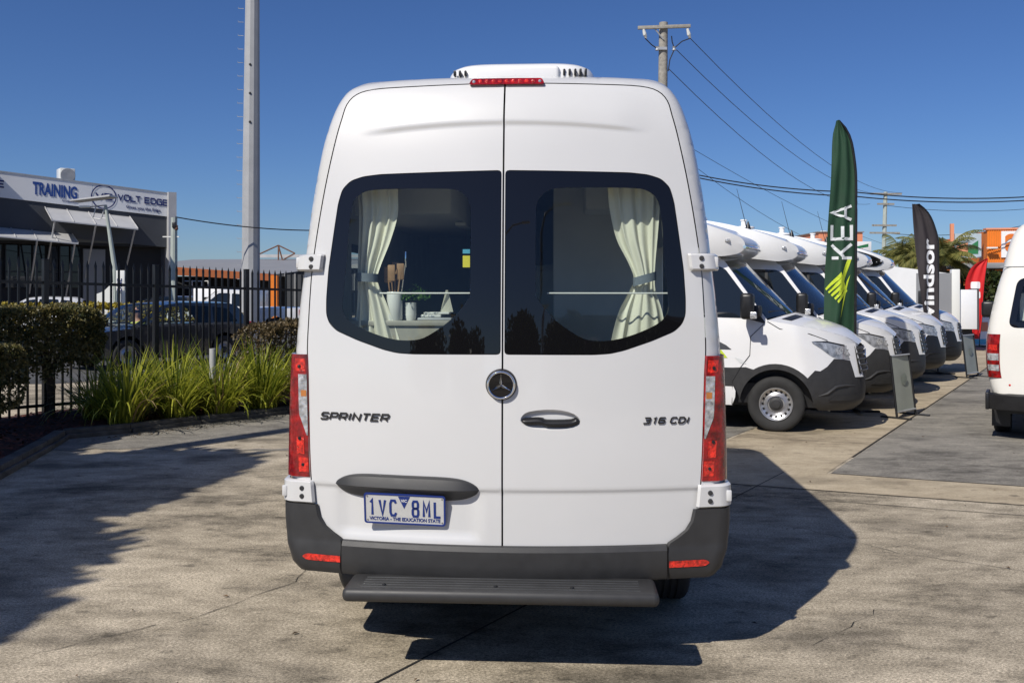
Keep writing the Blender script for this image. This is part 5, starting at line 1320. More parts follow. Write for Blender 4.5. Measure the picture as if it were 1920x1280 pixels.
panel('parapet_cap', -26, 0, 6.905, 6.97, -.08, 'galv')
bb('corner_column', -.24, .18, -.30, .3, 0, 7.0, 'metal_sheet')
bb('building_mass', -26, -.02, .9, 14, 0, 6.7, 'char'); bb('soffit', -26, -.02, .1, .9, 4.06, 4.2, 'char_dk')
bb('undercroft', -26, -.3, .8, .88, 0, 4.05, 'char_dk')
def fasc_text(s, x0, x1, z0, z1, m, bold=0.0, stroke=None):
    if stroke: v, w = strokes(s, 1, stroke[0], stroke[1], stroke[2], .01)
    else: v = text_vf(s, 1, bold, .005, center=False)
    xa, xb = min(p[0] for p in v[0]), max(p[0] for p in v[0]); ya, yb_ = min(p[1] for p in v[0]), max(p[1] for p in v[0])
    V = []
    for p in v[0]:
        x = x0 + (p[0] - xa) / (xb - xa) * (x1 - x0); z = z0 + (p[1] - ya) / (yb_ - ya) * (z1 - z0); V.append((x, -.065 - p[2], z - x * .068))
    return obj('sign_lettering', (V, v[1]), m, broot, 0)
M['navy'] = mat('navy_print', (0.008, 0.02, 0.13), 0.6)
M['cobalt'] = mat('blue_sign_print', (0.015, 0.06, 0.26), 0.6)
# sign positions are measured along the front
def along(u): 
    k = (u - 960) / 1750; return (k * BR.y - BR.x) / (BD.x - k * BD.y)
fasc_text('VOLT EDGE', along(220), along(314), 6.20, 6.58, 'navy', stroke=(1.25, .38, .26))
fasc_text('Gives you the Edge', along(236), along(300), 5.83, 6.05, 'navy')
fasc_text('TRAINING', along(61), along(144), 6.02, 6.66, 'cobalt', bold=.035)
fasc_text('RTO#40237', along(116), along(144), 5.84, 5.93, 'navy')
fasc_text('E', along(-6), along(7), 6.15, 6.52, 'navy', stroke=(1.25, .3, .26))
xc = along(194); rg = .62
ringv = patch([(rg * math.cos(t), rg * math.sin(t)) for t in lin(0, 6.2832, 41)[:-1]], lambda x, y: (xc + x, -.07, 6.32 - xc * .068 + y), [[((rg - .055) * math.cos(t), (rg - .055) * math.sin(t)) for t in lin(0, 6.2832, 41)[:-1]]], 1e3, .2)
obj('sign_ring', ringv, 'navy', broot, 0)
fasc_text('VE', xc - .42, xc + .42, 6.14, 6.52, 'navy', stroke=(1.25, .3, .26))
# windows (upper storey), mullions, roller door
def winrow(u0, u1, z0, z1, n, y=.70):
    a, b = along(u0), along(u1)
    for i in range(n):
        x0 = a + (b - a) * i / n + .06; x1 = a + (b - a) * (i + 1) / n - .06
        w = bb('window', x0, x1, y, y + .05, z0, z1, 'glass_dk'); bb('window_frame', x0 - .055, x0 - .005, y - .06, y + .02, z0, z1, 'black', w); bb('window_rail', x0, x1, y - .05, y - .005, z0 + (z1 - z0) * .36, z0 + (z1 - z0) * .36 + .08, 'black', w)
winrow(-30, 10, 1.9, 4.0, 2); winrow(14, 92, 1.9, 4.0, 3); winrow(96, 158, 1.9, 4.0, 3); winrow(-30, 160, .2, 1.2, 9)
xr0, xr1 = along(162), along(204)
rdoor = bb('roller_door', xr0, xr1, .66, .72, 0, 3.9, 'roofgrey')
for i in range(26): bb('door_slat', xr0 + .02, xr1 - .02, .63, .66, .05 + i * .147, .05 + i * .147 + .12, 'roofgrey', rdoor)
# folded metal awnings on struts
def awning(u0, u1, zh, zl, out, nm='awning'):
    a, b = along(u0), along(u1); q = [(a, -.02, zh - a * .068), (b, -.02, zh - b * .068), (b, -out, zl - b * .068), (a, -out, zl - a * .068)]
    q2 = [(x, y, z - .06) for x, y, z in q]
    aw = obj(nm, (q + q2, [(3, 2, 1, 0), (4, 5, 6, 7), (0, 1, 5, 4), (1, 2, 6, 5), (2, 3, 7, 6), (3, 0, 4, 7)]), 'metal_sheet', broot, 0)
    n = max(3, int(abs(b - a) / .9))
    for i in range(n + 1):
        x = a + (b - a) * i / n
        obj('awning_rib', tube([(x, -.03, zh - x * .068 + .03), (x, -out + .02, zl - x * .068 + .03)], .022, 5), 'metal_sheet', aw)
    for x in (a + .15, (a + b) / 2, b - .15):
        obj('awning_strut', tube([(x, -out + .06, zl - x * .068 - .06), (x, .60, zl - x * .068 - 2.6)], .045, 6), 'galv', aw)
awning(84, 243, 5.45, 4.75, 1.5); awning(-20, 135, 4.25, 3.75, 1.3)
acu = bb('roof_air_conditioner', along(117), along(146), .5, 1.3, 6.6, 7.95, 'ceramic', bev=.04)
obj('fan_grille', mv(lathe([(.36, 0), (.34, -.03), (.0005, -.02)], 20, 'y'), ((along(117) + along(146)) / 2, .49, 7.6)), 'liner', acu)
bb('shade_wall', along(-75), along(-60), -1.35, .05, 0, 8.6, 'char')  # unseen wall left of frame, added to throw shade across the sign
# ------------------------------------------------------------------ street furniture on the left
def ux(u, Y): return (u - 960) / 1750 * Y
def uz(v, Y): return 1.75 + (545 - v) / 1750 * Y
Y = 32.0
sl_ = thing('street_lamp', 'pale solar street lamp with flat panel on a slanted post, left', 'street lamp', (ux(216, Y), Y, 0))
obj('post', tube([(0, 0, 0), (0, 0, 2.4), (-.33, 0, uz(385, Y))], [.10, .085, .05], 10), 'lamp_post', sl_)
zt_ = uz(370, Y); x0 = ux(197, Y) - ux(216, Y)
obj('solar_panel', join(([(x0 - 1.05, -.35, zt_ - .12), (x0 + .30, -.35, zt_ + .06), (x0 + .30, .35, zt_ + .06), (x0 - 1.05, .35, zt_ - .12), (x0 - 1.05, -.35, zt_ - .16), (x0 + .30, -.35, zt_ + .0), (x0 + .30, .35, zt_ + .0), (x0 - 1.05, .35, zt_ - .16)], [(0, 1, 2, 3), (7, 6, 5, 4), (0, 4, 5, 1), (1, 5, 6, 2), (2, 6, 7, 3), (3, 7, 4, 0)])), 'metal_sheet', sl_, 0)
obj('lamp_head', mv(box(-.88, -.50, -.07, .07, -.04, .03, .03), (x0, 0, zt_ - .32)), 'ceramic', sl_)
obj('lamp_arm', tube([(x0 - .55, 0, zt_ - .33), (x0 + .05, 0, zt_ - .27)], .022, 6), 'galv', sl_)
for q in (-.42, -.12): obj('bracket', join(tube([(x0 + q + .12, 0, zt_ - .28), (x0 + q, 0, zt_ - .72)], .022, 6), tube([(x0 + q, 0, zt_ - .72), (x0 + q + .26, 0, zt_ - .75)], .018, 6)), 'galv', sl_)
Y = 34.0
tp = thing('timber_pole', 'pale slim power pole with service cable beside the workshop building', 'power pole', (ux(325, Y), Y, 0))
obj('post', tube([(0, 0, 0), (.03, 0, uz(408, Y))], [.15, .11], 10), 'lamp_post', tp)
obj('crossbar', box(-.38, .22, -.03, .03, uz(444, Y) - .02, uz(444, Y) + .02), 'ceramic', tp)
obj('insulator', mv(lathe([(.04, 0), (.07, .05), (.05, .12), (.07, .16), (.0005, .2)], 12), (.14, -.08, uz(432, Y))), 'rust', tp)
obj('meter_box', mv(box(-.05, .10, -.16, -.08, 0, .22, .03), (.05, 0, uz(428, Y))), 'black', tp)
Y = 36.0
tw = thing('steel_mast', 'tall grey steel mast with climbing pegs rising out of frame at left', 'mast', (ux(470, Y), Y, 0))
obj('shaft', tube([(0, 0, 0), (.02, 0, 6), (.12, 0, 20)], [.36, .335, .21], 12), 'pole_gr', tw, 20)
for i in range(24):
    z = 2.2 + i * .52; r_ = .345 - (z - 6) * .0095 if z > 6 else .335 + .0
    obj('climbing_peg', tube([(-r_ * .90, -.05, z), (-r_ - .17, -.08, z), (-r_ - .17, -.08, z + .05)], .012, 5), 'galv', tw)
for i in range(3): obj('cable_port', mv(lathe([(.05, 0), (.04, -.02), (.0005, -.025)], 10, 'y'), (.06, -.325 + i * .012, 8.2 + i * 1.1)), 'black', tw)
# far workshop with orange fascia
Y = 62.0
M['orange_dk'] = mat('shaded_orange_sheet', (0.30, 0.085, 0.025), 0.7, var=.1, vscale=2)  # orange darkened in the colour itself for the roof's shade on the fascia
fb = thing('far_workshop', 'low far workshop with grey roof and orange fascia, beyond the fence', 'building', (ux(330, Y), Y, 0))
Wd = ux(540, Y) - ux(330, Y)
zr, ze, zo = uz(478, Y), uz(503, Y), uz(518, Y)
obj('roof', ([(-2, 0, ze + .25), (Wd * .99, -3, ze - .45), (Wd + 6, 12, zr + .2), (-2, 9, zr)], [(0, 1, 2, 3)]), 'roofgrey', fb, 0)
obj('fascia', ([(-2, -.1, zo + .2), (Wd, -3.1, zo - .35), (Wd, -3.1, ze - .46), (-2, -.1, ze + .24)], [(0, 1, 2, 3)]), 'orange_dk', fb, 0)
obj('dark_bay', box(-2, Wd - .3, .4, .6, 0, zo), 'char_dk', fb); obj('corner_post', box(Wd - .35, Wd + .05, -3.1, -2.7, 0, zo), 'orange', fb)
obj('ridge_cap', box(2, Wd + 14, 9, 9.3, zr + .15, zr + .38), 'metal_sheet', fb)
obj('orange_container', box(.9, 3.4, -4, -2.5, 0, 1.15), 'orange', fb)
Y = 75.0
f2 = thing('far_shed', 'long low shed with pale eave line behind the steel mast', 'building', (ux(470, Y), Y, 0))
obj('wall', box(0, 20, 0, 8, 0, uz(503, Y)), 'char', f2); obj('eave', box(-.2, 20, -.4, 0, uz(503, Y) + .01, uz(494, Y)), 'metal_sheet', f2); obj('roof', box(-.2, 20, -.2, 9, uz(494, Y) + .01, uz(487, Y)), 'roofgrey', f2)
for i in range(12): obj('wall_rib', box(.8 * i + .3, .8 * i + .42, -.05, 0, 0, uz(506, Y)), 'roofgrey', f2)
tr = thing('roof_truss', 'rusty open roof truss frame above the far shed', 'truss', (ux(522, 70), 70, 0))
ap = (0, 0, uz(460, 70)); 
for nm, a, b in (('chord', ap, (ux(487, 70) - ux(522, 70), 0, uz(476, 70))), ('chord', ap, (ux(553, 70) - ux(522, 70), 0, uz(475, 70))), ('strut', ap, (0, 0, uz(493, 70))), ('strut', ap, (.35, 0, uz(492, 70))), ('chord', (.35, 0, uz(487, 70)), (ux(553, 70) - ux(522, 70), 0, uz(475, 70)))):
    obj(nm, tube([a, b], .055, 6), 'rust', tr)
obj('post', tube([(-.04, 0, 0), (-.04, 0, uz(494, 70))], .09, 8), 'metal_sheet', tr)
cvn = thing('box_trailer', 'white box trailer parked left of the utility beyond the fence', 'trailer', (ux(418, 44), 44, 0), R(-8))
obj('box', box(-1.5, 1.5, 0, 2, .5, uz(540, 44), .06), 'paint2', cvn); obj('window', box(-1.0, .2, -.02, .0, .95, 1.45), 'glass_dk', cvn)
for x in (-.7, .7): wheel(cvn, (x, .2, .33), 'y', -1, r=.33, w=.2, holes=False)
gate = thing('scaffold_rack', 'white tubular rack standing in front of the orange container', 'rack', (ux(345, 58), 58, 0))
for x in (0, .5, 1.1, 1.5): obj('upright', tube([(x, 0, 0), (x, 0, uz(526, 58))], .035, 6), 'ceramic', gate)
for z in (uz(527, 58), uz(540, 58)): obj('bar', tube([(0, 0, z), (1.5, 0, z)], .03, 6), 'ceramic', gate)
sg = thing('entry_sign', 'white lane sign on a post in front of the dark undercroft', 'sign', (ux(226, 31), 31, 0))
obj('board', box(-.14, .14, -.02, .02, uz(545, 31), uz(507, 31), .01), 'ceramic', sg); obj('post', tube([(0, .03, 0), (0, .03, 1.8)], .03, 6), 'galv', sg)
Vv = text_vf('ONE', .22, .004, .003); obj('sign_lettering', xf(Vv, frame((.05, -.03, uz(535, 31)), (0, 0, 1), (-1, 0, 0))), 'navy', sg, 0)
cab_ = thing('kiosk', 'white slant-topped cabinet below the street lamp', 'cabinet', (ux(205, 33), 33, 0))
obj('cabinet', ([(-.5, 0, 0), (.4, 0, 0), (.4, 0, uz(528, 33)), (.15, 0, uz(528, 33)), (-.2, 0, uz(546, 33)), (-.5, 0, uz(552, 33))] + [(-.5, .5, 0), (.4, .5, 0), (.4, .5, uz(528, 33)), (.15, .5, uz(528, 33)), (-.2, .5, uz(546, 33)), (-.5, .5, uz(552, 33))], [(0, 1, 2, 3, 4, 5)] + [(i, i + 6, (i + 1) % 6 + 6, (i + 1) % 6) for i in range(6)]), 'ceramic', cab_, 0)

# ------------------------------------------------------------------ right-hand background
def cable(name, label, pts, sag=.6, r=.018, group='overhead power cables'):
    P_ = []
    for i in range(len(pts) - 1):
        a, b = Vector(pts[i]), Vector(pts[i + 1])
        for k in range(17 if i == len(pts) - 2 else 16):
            t = k / 16; p = a.lerp(b, t); p.z -= sag * 4 * t * (1 - t); P_.append(p)
    return tag(obj(name, tube(P_, r, 5), 'wire', None, 60), label, 'cable', group)
# timber pole rising behind the van roof
Y = 40.0
pp = thing('power_pole', 'weathered timber power pole with crossarm above the camper van roof', 'power pole', (ux(1240, Y), Y, 0))
zt_ = uz(43, Y)
obj('post', tube([(0, 0, 0), (.02, 0, 6), (.09, 0, zt_)], [.24, .22, .185], 14), 'pole_wood', pp, 40)
obj('crossarm', xf(box(-1.12, 1.12, -.30, -.19, -.07, .07, .01), Matrix.Translation((.08, 0, zt_ - .25)) @ Matrix.Rotation(R(-2), 4, 'Y')), 'pole_wood', pp)
for x in (-.86, 1.02):
    obj('insulator', tube([(x + .05, -.25, zt_ - .32), (x + .13, -.2, zt_ - .58)], [.05, .085], 8), 'ceramic', pp); obj('insulator', tube([(x + .13, -.2, zt_ - .55), (x + .18, -.2, zt_ - .72)], [.09, .05], 8), 'clear_lens', pp)
obj('brace', tube([(-.30, -.22, zt_ - .34), (.06, -.22, zt_ - .78)], .03, 6), 'galv', pp)
obj('bracket', box(-.20, .20, -.26, -.20, zt_ - 1.22, zt_ - 1.10), 'galv', pp)
for x in (-.2, .52): obj('spool', mv(lathe([(.09, 0), (.06, .05), (.06, .10), (.09, .15), (.0005, .16)], 12), (x, -.15, zt_ - 1.22)), 'galv', pp)
for a, m_, b in (((-.73, -.2, zt_ - .72), (-.45, -.2, zt_ - 1.0), (-.2, -.15, zt_ - 1.15)), ((1.2, -.2, zt_ - .72), (.85, -.2, zt_ - .85), (.5, -.15, zt_ - 1.15)), ((.42, -.1, zt_ - .6), (.45, -.1, zt_ - .85), (.52, -.15, zt_ - 1.1)), ((.5, -.15, zt_ - 1.25), (.35, -.1, zt_ - 1.6), (.28, -.1, zt_ - 2.1))):
    obj('jumper', tube([a, m_, b], .025, 5), 'wire', pp)
X0 = ux(1240, Y)
# far poles
Y2 = 96.0
p2 = thing('power_pole', 'pale far power pole with three crossarms behind the green flag', 'power pole', (ux(1656, Y2), Y2, 0), R(5), 'far power poles')
z2 = uz(360, Y2); obj('post', tube([(-.1, 0, 0), (.25, 0, z2)], [.26, .20], 8), 'lamp_post', p2)
for z, w_, dx in ((uz(364, Y2), 1.65, .2), (uz(383, Y2), .9, .15), (uz(423, Y2), 1.3, 0), (uz(437, Y2), 1.6, .05)): obj('crossarm', box(dx - w_, dx + w_, -.3, -.18, z - .09, z + .09), 'pole_wood', p2)
Y3 = 110.0
p3 = thing('power_pole', 'farthest power pole above the orange building with single crossarm', 'power pole', (ux(1789, Y3), Y3, 0), R(5), 'far power poles')
obj('post', tube([(0, 0, 0), (0, 0, uz(446, Y3))], [.22, .16], 8), 'lamp_post', p3); obj('crossarm', box(-1.3, 1.3, -.3, -.18, uz(450, Y3) - .08, uz(450, Y3) + .08), 'pole_wood', p3)
for i, (ax, az, bu, bv) in enumerate(((1.22, zt_ - .72, 1690, 362), (.62, zt_ - 1.2, 1662, 364), (.28, zt_ - 2.0, 1630, 383))):
    cable('power_cable', ('thin cable from the crossarm end of the timber pole down to far pole', 'thin cable from the middle of the timber pole down to far pole', 'lowest thin cable from the timber pole down to far pole')[i], [(X0 + ax, Y - .15, az), (ux(bu, Y2), Y2 - .2, uz(bv, Y2))], 1.7, .016)
for i, (v0, v1, v2) in enumerate(((318, 356, 366), (322, 364, 372))):
    cable('power_cable', ('upper thick cable crossing the sky at right', 'lower thick cable crossing the sky at right')[i], [(ux(1190, 46), 46, uz(v0 - 18, 46)), (ux(1600, 46), 46, uz(v1 + 4, 46)), (ux(2050, 46), 46, uz(v2 - 8, 46))], .35, .03)
cable('power_cable', 'thin cable running behind the green flag to the horizon', [(ux(1300, 60), 60, uz(280, 60)), (ux(1700, 120), 120, uz(470, 120))], .8, .016)
cable('power_cable', 'thin cable over the motorhome roofs towards the far pole', [(ux(1300, 60), 60, uz(310, 60)), (ux(1580, 100), 100, uz(470, 100))], .8, .016)
cable('power_cable', 'thin cable from far pole to the right above the orange building', [(ux(1660, Y2), Y2, uz(437, Y2)), (ux(1990, Y2), Y2, uz(405, Y2))], .9, .03)
cable('power_cable', 'upper thin cable above the palms at right', [(ux(1660, Y2), Y2, uz(385, Y2)), (ux(1990, Y2), Y2, uz(385, Y2))], .6, .025)
cable('power_cable', 'service cable from the slim pole on the left to behind the van', [(ux(329, 34), 34, uz(407, 34)), (ux(700, 38), 38, uz(428, 38))], .25, .022)
# street light far
lt = thing('street_lamp', 'thin curved street lamp above the motorhome roofs', 'street lamp', (ux(1516, 80), 80, 0))
obj('post', tube([(0, 0, 0), (0, 0, uz(452, 80)), (.4, 0, uz(440, 80)), (1.1, 0, uz(434, 80))], [.10, .06, .05, .04], 8), 'galv', lt); obj('lamp_head', mv(box(-.25, .25, -.12, .12, -.05, .05, .03), (1.25, 0, uz(434, 80))), 'ceramic', lt)
# pylon sign
Ys = 52.0
ps = thing('pylon_sign', 'white sign with green swoosh and orange letters beside the salmon block', 'sign', (ux(1612, Ys), Ys, 0))
obj('board', box(-.75, .62, -.08, .08, uz(478, Ys), uz(453, Ys), .01), 'white_ink', ps)
obj('post', tube([(0, .1, 0), (0, .1, uz(478, Ys))], .10, 8), 'galv', ps)
obj('swoosh', patch([(-.5, .40), (.45, .62), (.45, .44), (-.25, .34)], lambda x, z: (x, -.085, uz(478, Ys) + z), (), 1e3, .3), 'green_ink', ps, 0)
obj('sign_lettering', xf(text_vf('apollo', .40, .008, .004, sx=.95), frame((-.10, -.09, uz(478, Ys) + .07), (1, 0, 0), (0, 0, 1))), 'orange_ink', ps, 0)
sb = thing('salmon_block', 'salmon-coloured rendered block rising behind the white sign', 'building', (ux(1608, 60), 60, 0))
obj('wall', box(-2.5, .32, 0, 5, 0, uz(436, 60)), 'salmon', sb); obj('cap', box(-2.6, .40, -.08, 5, uz(436, 60) + .003, uz(434, 60)), 'roofgrey', sb)
# orange showroom
M['sideglass'] = mat('pale_sign_glass', (0.42, 0.50, 0.54), 0.25, var=0.05)
YO = 48.0
ob = thing('orange_showroom', 'orange clad showroom with white sign panel and dark awning at right', 'building', (ux(1852, YO), YO, 0), R(-12))
zt2 = uz(431, YO); zaw = uz(497, YO)
obj('front_wall', box(0, 14, 0, .4, zaw + .1, zt2), 'orange', ob); obj('roof_cap', box(-.1, 14, -.06, .5, zt2 + .003, zt2 + .09), 'salmon', ob)
obj('lower_wall', box(.2, 14, .5, .9, 0, zaw), 'char', ob); obj('lower_band', box(.2, 14, .46, .5, 1.9, zaw - .1), 'orange', ob)
for i in range(9): obj('pilaster', box(.25 + i * 1.5, .45 + i * 1.5, .38, .455, 0, zaw - .1), 'char_dk', ob)
obj('side_wall', box(-.02, .0, .0, 14, 0, zt2 - .05), 'orange', ob)
for i in range(12): obj('cladding_rib', box(.04 + i * .11, .08 + i * .11, -.03, 0, zaw + .12, zt2 - .02), 'orange', ob)
obj('awning', box(-3.6, 14, -2.6, .45, zaw - .22, zaw + .05, .02), 'roofgrey', ob)
obj('awning_stay', tube([(.2, -2.2, zaw + .1), (1.5, -.05, zaw + 1.35)], .06, 6), 'galv', ob)
obj('sign_panel', box(.62, 6.0, -.10, -.035, uz(483, YO), zt2 - .08), 'white_ink', ob)
obj('sign_lettering', xf(text_vf('apollo', 1.75, .05, .01, center=False), frame((.78, -.13, uz(470, YO)), (1, 0, 0), (0, 0, 1))), 'orange_ink', ob, 0)
obj('side_sign', box(-1.55, -.25, .2, .3, uz(483, YO), uz(437, YO)), 'sideglass', ob)
obj('side_sign_mark', patch([(-1.4, .2), (-.4, .9), (-.4, .2)], lambda x, z: (x, .19, uz(483, YO) + z), (), 1e3, .5), 'green_ink', ob, 0)
obj('side_sign_mark', patch([(-1.45, .1), (-.9, .1), (-.9, .8), (-1.45, .6)], lambda x, z: (x, .185, uz(483, YO) + z), (), 1e3, .5), 'salmon', ob, 0)
obj('side_frame', box(-1.75, -1.58, .1, .3, 0, zt2 + .35), 'salmon', ob)
for x in (-3.4, -1.8): obj('awning_post', box(x - .06, x + .06, -2.4, -2.28, 0, zaw - .22), 'char_dk', ob)
obj('floodlight', box(-.15, .35, -.5, -.3, uz(467, YO), uz(464, YO), .02), 'ceramic', ob)
# caravan and slide-out behind the row
YC = 27.0
cv = thing('caravan', 'white caravan with raised front behind the charcoal flag', 'caravan', (ux(1770, YC), YC, 0), R(-14))
prof = round_loop([(-3.2, .55), (.25, .55), (.25, uz(507, YC) - .1), (-1.6, uz(497, YC)), (-3.4, uz(492, YC)), (-3.6, 1.8)], .15, 4)
for s, yy in ((-1, 0), (1, 2.2)):
    v = patch(prof, lambda x, z: (x, yy, z), (), 1e3, .3); obj('side_wall', v if s < 0 else flip(v), 'fibre', cv, 30)
rs = resample(prof, .3); n = len(rs); obj('shell', ([(x, 0, z) for x, z in rs] + [(x, 2.2, z) for x, z in rs], [(i, i + n, (i + 1) % n + n, (i + 1) % n) for i in range(n)]), 'fibre', cv, 30)
obj('side_band', box(-.75, .2, -.02, -.003, .6, uz(512, YC)), 'roofgrey', cv); obj('door_window', box(-.70, -.42, -.035, -.022, 1.15, 1.75, .01), 'black', cv)
obj('corner_post', box(.20, .42, -.05, .25, .6, uz(505, YC), .02), 'ceramic', cv); obj('roof_vent', box(-.5, -.1, .6, 1.1, uz(505, YC), uz(500, YC), .03), 'ceramic', cv)
for x in (-2.4, -1.6): wheel(cv, (x, .2, .34), 'y', -1, r=.34, w=.2, holes=False)
cs = thing('slide_out_cabinet', 'plain white slide-out cabinet standing beside the caravan', 'cabinet', (ux(1812, YC), YC, 0), R(-14))
obj('box', box(-.27, .27, -.1, 1.0, uz(617, YC), uz(543, YC), .02), 'paint2', cs); obj('edge_trim', box(.275, .31, -.12, 1.0, uz(618, YC), uz(541, YC)), 'char', cs); obj('leg', box(-.2, .2, .2, .8, 0, uz(617, YC)), 'black', cs)
sw = thing('sandwich_board', 'small printed sandwich board on the path below the red flag', 'sign', (ux(1843, 30), 30, 0), R(-10))
obj('front_panel', xf(box(-.24, .24, -.015, .015, 0, .85), Matrix.Rotation(R(-10), 4, 'X')), 'white_ink', sw); obj('rear_panel', xf(box(-.24, .24, .30, .33, 0, .85), Matrix.Rotation(R(10), 4, 'X')), 'white_ink', sw)
obj('print_block', xf(box(-.18, .18, -.02, -.0155, .45, .75), Matrix.Rotation(R(-10), 4, 'X')), 'salmon', sw); obj('print_block', xf(box(-.24, .24, -.02, -.0155, .03, .20), Matrix.Rotation(R(-10), 4, 'X')), 'blue_st', sw)
obj('side_frame', xf(box(-.34, -.245, -.02, .02, 0, .85), Matrix.Rotation(R(-10), 4, 'X')), 'char', sw)
lawn = [(15.4, 32.2), (19.2, 31.0), (19.8, 33.0), (16.0, 34.2)]
M['lawn'] = mat('lawn', (0.04, 0.075, 0.015), 0.9, var=0.4, vscale=8, bump=.6, bscale=90)
sheet('lawn', lawn, .006, 'lawn')
# ------------------------------------------------------------------ palms
def palm(label, x, y, h, nf, L, seed, group):
    random.seed(seed); root = thing('palm_tree', label, 'palm tree', (x, y, 0), random.uniform(0, 6), group)
    lean = random.uniform(-.3, .3)
    obj('trunk', tube([(0, 0, 0), (lean * .4, 0, h * .5), (lean, 0, h)], [.22, .17, .14], 10), 'bark', root)
    for i in range(nf):
        a = i * 2.39996 + random.uniform(-.2, .2); e = R(random.uniform(-5, 75)); V, F = [], []
        d = Vector((math.cos(a), math.sin(a), 0)); sd = Vector((-d.y, d.x, 0)); p = Vector((lean, 0, h)); ang = e; Lf = L * random.uniform(.8, 1.15); ns = 22
        pts = []
        for j in range(ns + 1):
            pts.append((p.copy(), ang)); p = p + (d * math.cos(ang) + Vector((0, 0, 1)) * math.sin(ang)) * Lf / ns; ang -= R(95) / ns * (.5 + j / ns)
        for j in range(1, ns + 1):
            c, an = pts[j]; t = j / ns; fw = d * math.cos(an) + Vector((0, 0, 1)) * math.sin(an); ll = .62 * L / 2.6 * math.sin(math.pi * min(1, .12 + t * .9))**.7
            for s in (1, -1):
                for q in range(2):
                    dr_ = (sd * s * .8 + fw * .55 + Vector((0, 0, -.42 - random.uniform(0, .35)))).normalized(); b0 = c + fw * (q * Lf / ns * .5); k = len(V); w_ = fw * .022
                    V += [b0 - w_, b0 + w_, b0 + dr_ * ll * .6 + w_ * 1.2, b0 + dr_ * ll]; F.append((k, k + 1, k + 2, k + 3))
        fr = obj('frond', (V, F), 'palm', root, 0)
        obj('frond_rib', tube([q[0] for q in pts[::3]], [.03 - .003 * i2 for i2 in range(len(pts[::3]))], 5), 'palm', fr)
for i, (u, v, Yp, l) in enumerate(((1690, 488, 46, 'leftmost palm behind the charcoal flag'), (1722, 478, 50, 'tall palm directly behind the charcoal flag'), (1745, 486, 45, 'palm just right of the charcoal flag, behind the caravan'), (1768, 490, 41, 'rightmost palm, nearest the orange building'))):
    palm(l, ux(u, Yp), Yp, uz(v, Yp), 24, 2.15, 90 + i, 'palms behind the sales row')
# low planting and fence line behind the row
V, F = [], []
random.seed(77)
hedge('dense green shrub line behind the far motorhomes and caravan', ux(1745, 44), 46, R(-10), 4.6, .9, .1, 2.6, 9000, 'tree', [(-2, 0, .06), (2, 0, .06)], .05, .22, None)

# ------------------------------------------------------------------ out of frame, but shading or mirrored in the scene
def tree(label, x, y, h, tr_r, blobs, n, size, seed, group=None, m='tree'):
    random.seed(seed); root = thing('tree', label, 'tree', (x, y, 0), 0, group)
    obj('trunk', tube([(0, 0, 0), (.1, .05, h * .4), (0, .1, h * .8)], [tr_r, tr_r * .75, tr_r * .35], 10), 'bark', root)
    V, F = [], []
    for bx_, by_, bz_, br in blobs:
        obj('limb', tube([(.05, .05, h * .35), (bx_ * .5, by_ * .5, (h * .4 + bz_) / 2), (bx_, by_, bz_)], [tr_r * .4, tr_r * .25, tr_r * .08], 6), 'bark', root)
        def pick():
            d = Vector((random.gauss(0, 1), random.gauss(0, 1), random.gauss(0, 1))).normalized(); r_ = br * random.random()**.45
            return Vector((bx_, by_, bz_)) + d * r_ * Vector((1, 1, .8)).length / 1.6, d
        leaves(int(n / len(blobs)), pick, size, V, F)
    obj('crown', (V, F), m, root, 0)
    return root
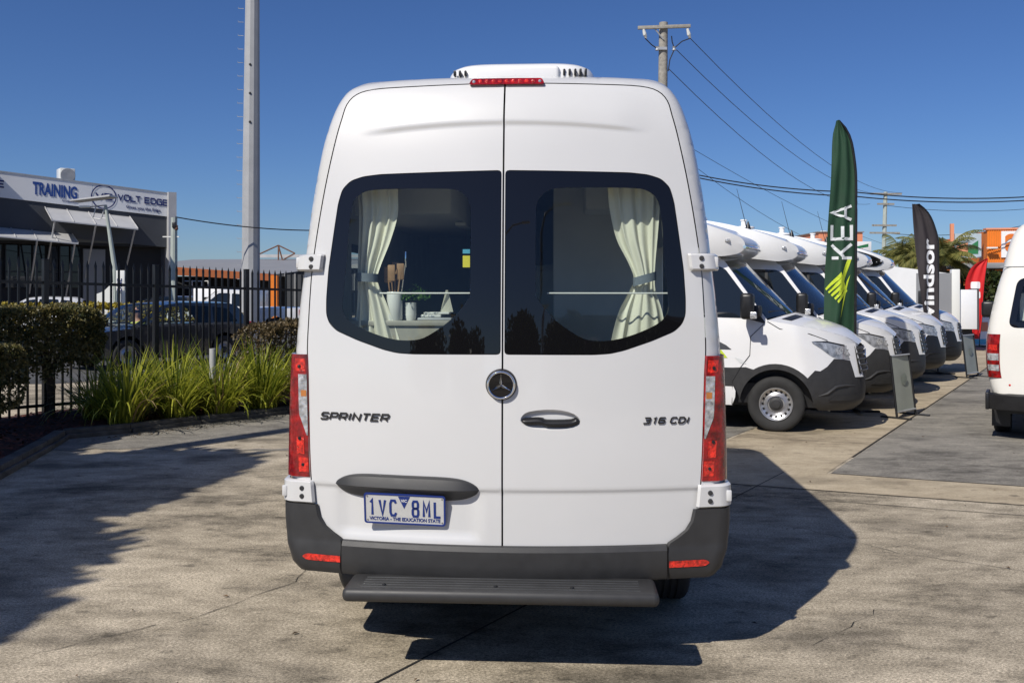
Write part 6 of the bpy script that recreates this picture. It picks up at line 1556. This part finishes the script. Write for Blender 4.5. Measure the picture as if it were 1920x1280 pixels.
# garden tree left of frame: its crown shades the drive at left
tree('leafy tree left of the frame whose crown shades the drive', -8.05, 3.85, 6.2, .16, [(.4, .3, 4.6, 1.0), (-.5, .2, 5.2, 1.1), (.9, .9, 5.4, .9), (.1, -.7, 5.0, 1.0), (-.9, .9, 4.4, .9), (.6, -.2, 6.0, .8), (1.3, .1, 4.8, .7), (.3, .6, 5.6, .9)], 24000, .24, 101)
tree('third leafy tree beside the camera at left shading the near drive', -8.05, .75, 6.4, .17, [(.4, .3, 4.6, 1.2), (-.5, .2, 5.2, 1.2), (.9, .9, 5.2, 1.0), (.1, -.9, 5.0, 1.2), (-.9, .9, 4.4, 1.0), (.8, -.8, 5.8, .9), (1.2, .0, 4.6, .8), (-.2, 1.2, 5.0, 1.0)], 24000, .24, 103)
tree('second leafy tree left of the frame shading the garden bed', -9.4, 7.0, 6.0, .15, [(.4, .3, 4.2, 1.1), (-.5, .2, 4.8, 1.1), (.9, .9, 4.6, 1.0), (.1, -.7, 4.4, 1.0), (.2, .3, 5.6, .9), (1.2, -.6, 4.0, .8)], 16000, .22, 102)
pl_ = thing('sign_pylon', 'thick pole left of the frame casting a long band of shade', 'pole', (-7.75, 5.35, 0))
obj('post', tube([(0, 0, 0), (0, 0, 10.5)], [.17, .15], 12), 'pole_gr', pl_); obj('sign_box', box(-.3, .3, -.9, .9, 10.5, 12.5, .05), 'white_ink', pl_)
# street behind the camera, mirrored in the rear windows
random.seed(9)
for i, (x, y, h, w_) in enumerate(((-2.0, -26, 5.2, 3.0), (3.4, -27, 5.6, 3.2), (-9, -30, 4.6, 3.0), (9.5, -31, 4.4, 2.8), (-16, -34, 5.0, 3.4), (17, -36, 4.6, 3.4))):
    tree(('rounded tree behind the camera, left of centre', 'rounded tree behind the camera, right of centre', 'spreading tree behind the camera, further left', 'spreading tree behind the camera, further right', 'broad tree behind the camera, far left', 'broad tree behind the camera, far right')[i], x, y, h, .2,
         [(random.uniform(-.5, .5) * w_, random.uniform(-.4, .4) * w_, h * random.uniform(.35, .85), w_ * .42) for _ in range(8)], 6500, .34, 200 + i, 'trees across the street behind the camera')
ls = thing('street_lamp', 'tall curved street lamp behind the camera', 'street lamp', (.6, -18, 0), R(90), 'street lamps behind the camera')
obj('post', tube([(0, 0, 0), (0, 0, 7.5), (0, -.3, 8.4), (0, -1.0, 8.9), (0, -2.0, 9.0)], [.10, .08, .07, .06, .05], 8), 'galv', ls); obj('lamp_head', mv(box(-.12, .12, -.35, .35, -.06, .06, .04), (0, -2.2, 9.0)), 'ceramic', ls)
l2 = copy_tree(ls, None, (-3.2, -22, 0), R(100)); l2['label'] = 'second curved street lamp behind the camera, further left'
sh = thing('warehouse', 'long dark warehouse behind the camera across the street', 'building', (14, -40, 0))
obj('wall', box(-6, 22, -12, 0, 0, 6.0), 'char_dk', sh); obj('roof', box(-6.3, 22.3, -12.3, .3, 6.003, 6.3), 'roofgrey', sh)
for i in range(6): obj('window', box(-4 + i * 4, -2 + i * 4, .003, .05, 2, 3.4), 'glass_dk', sh)
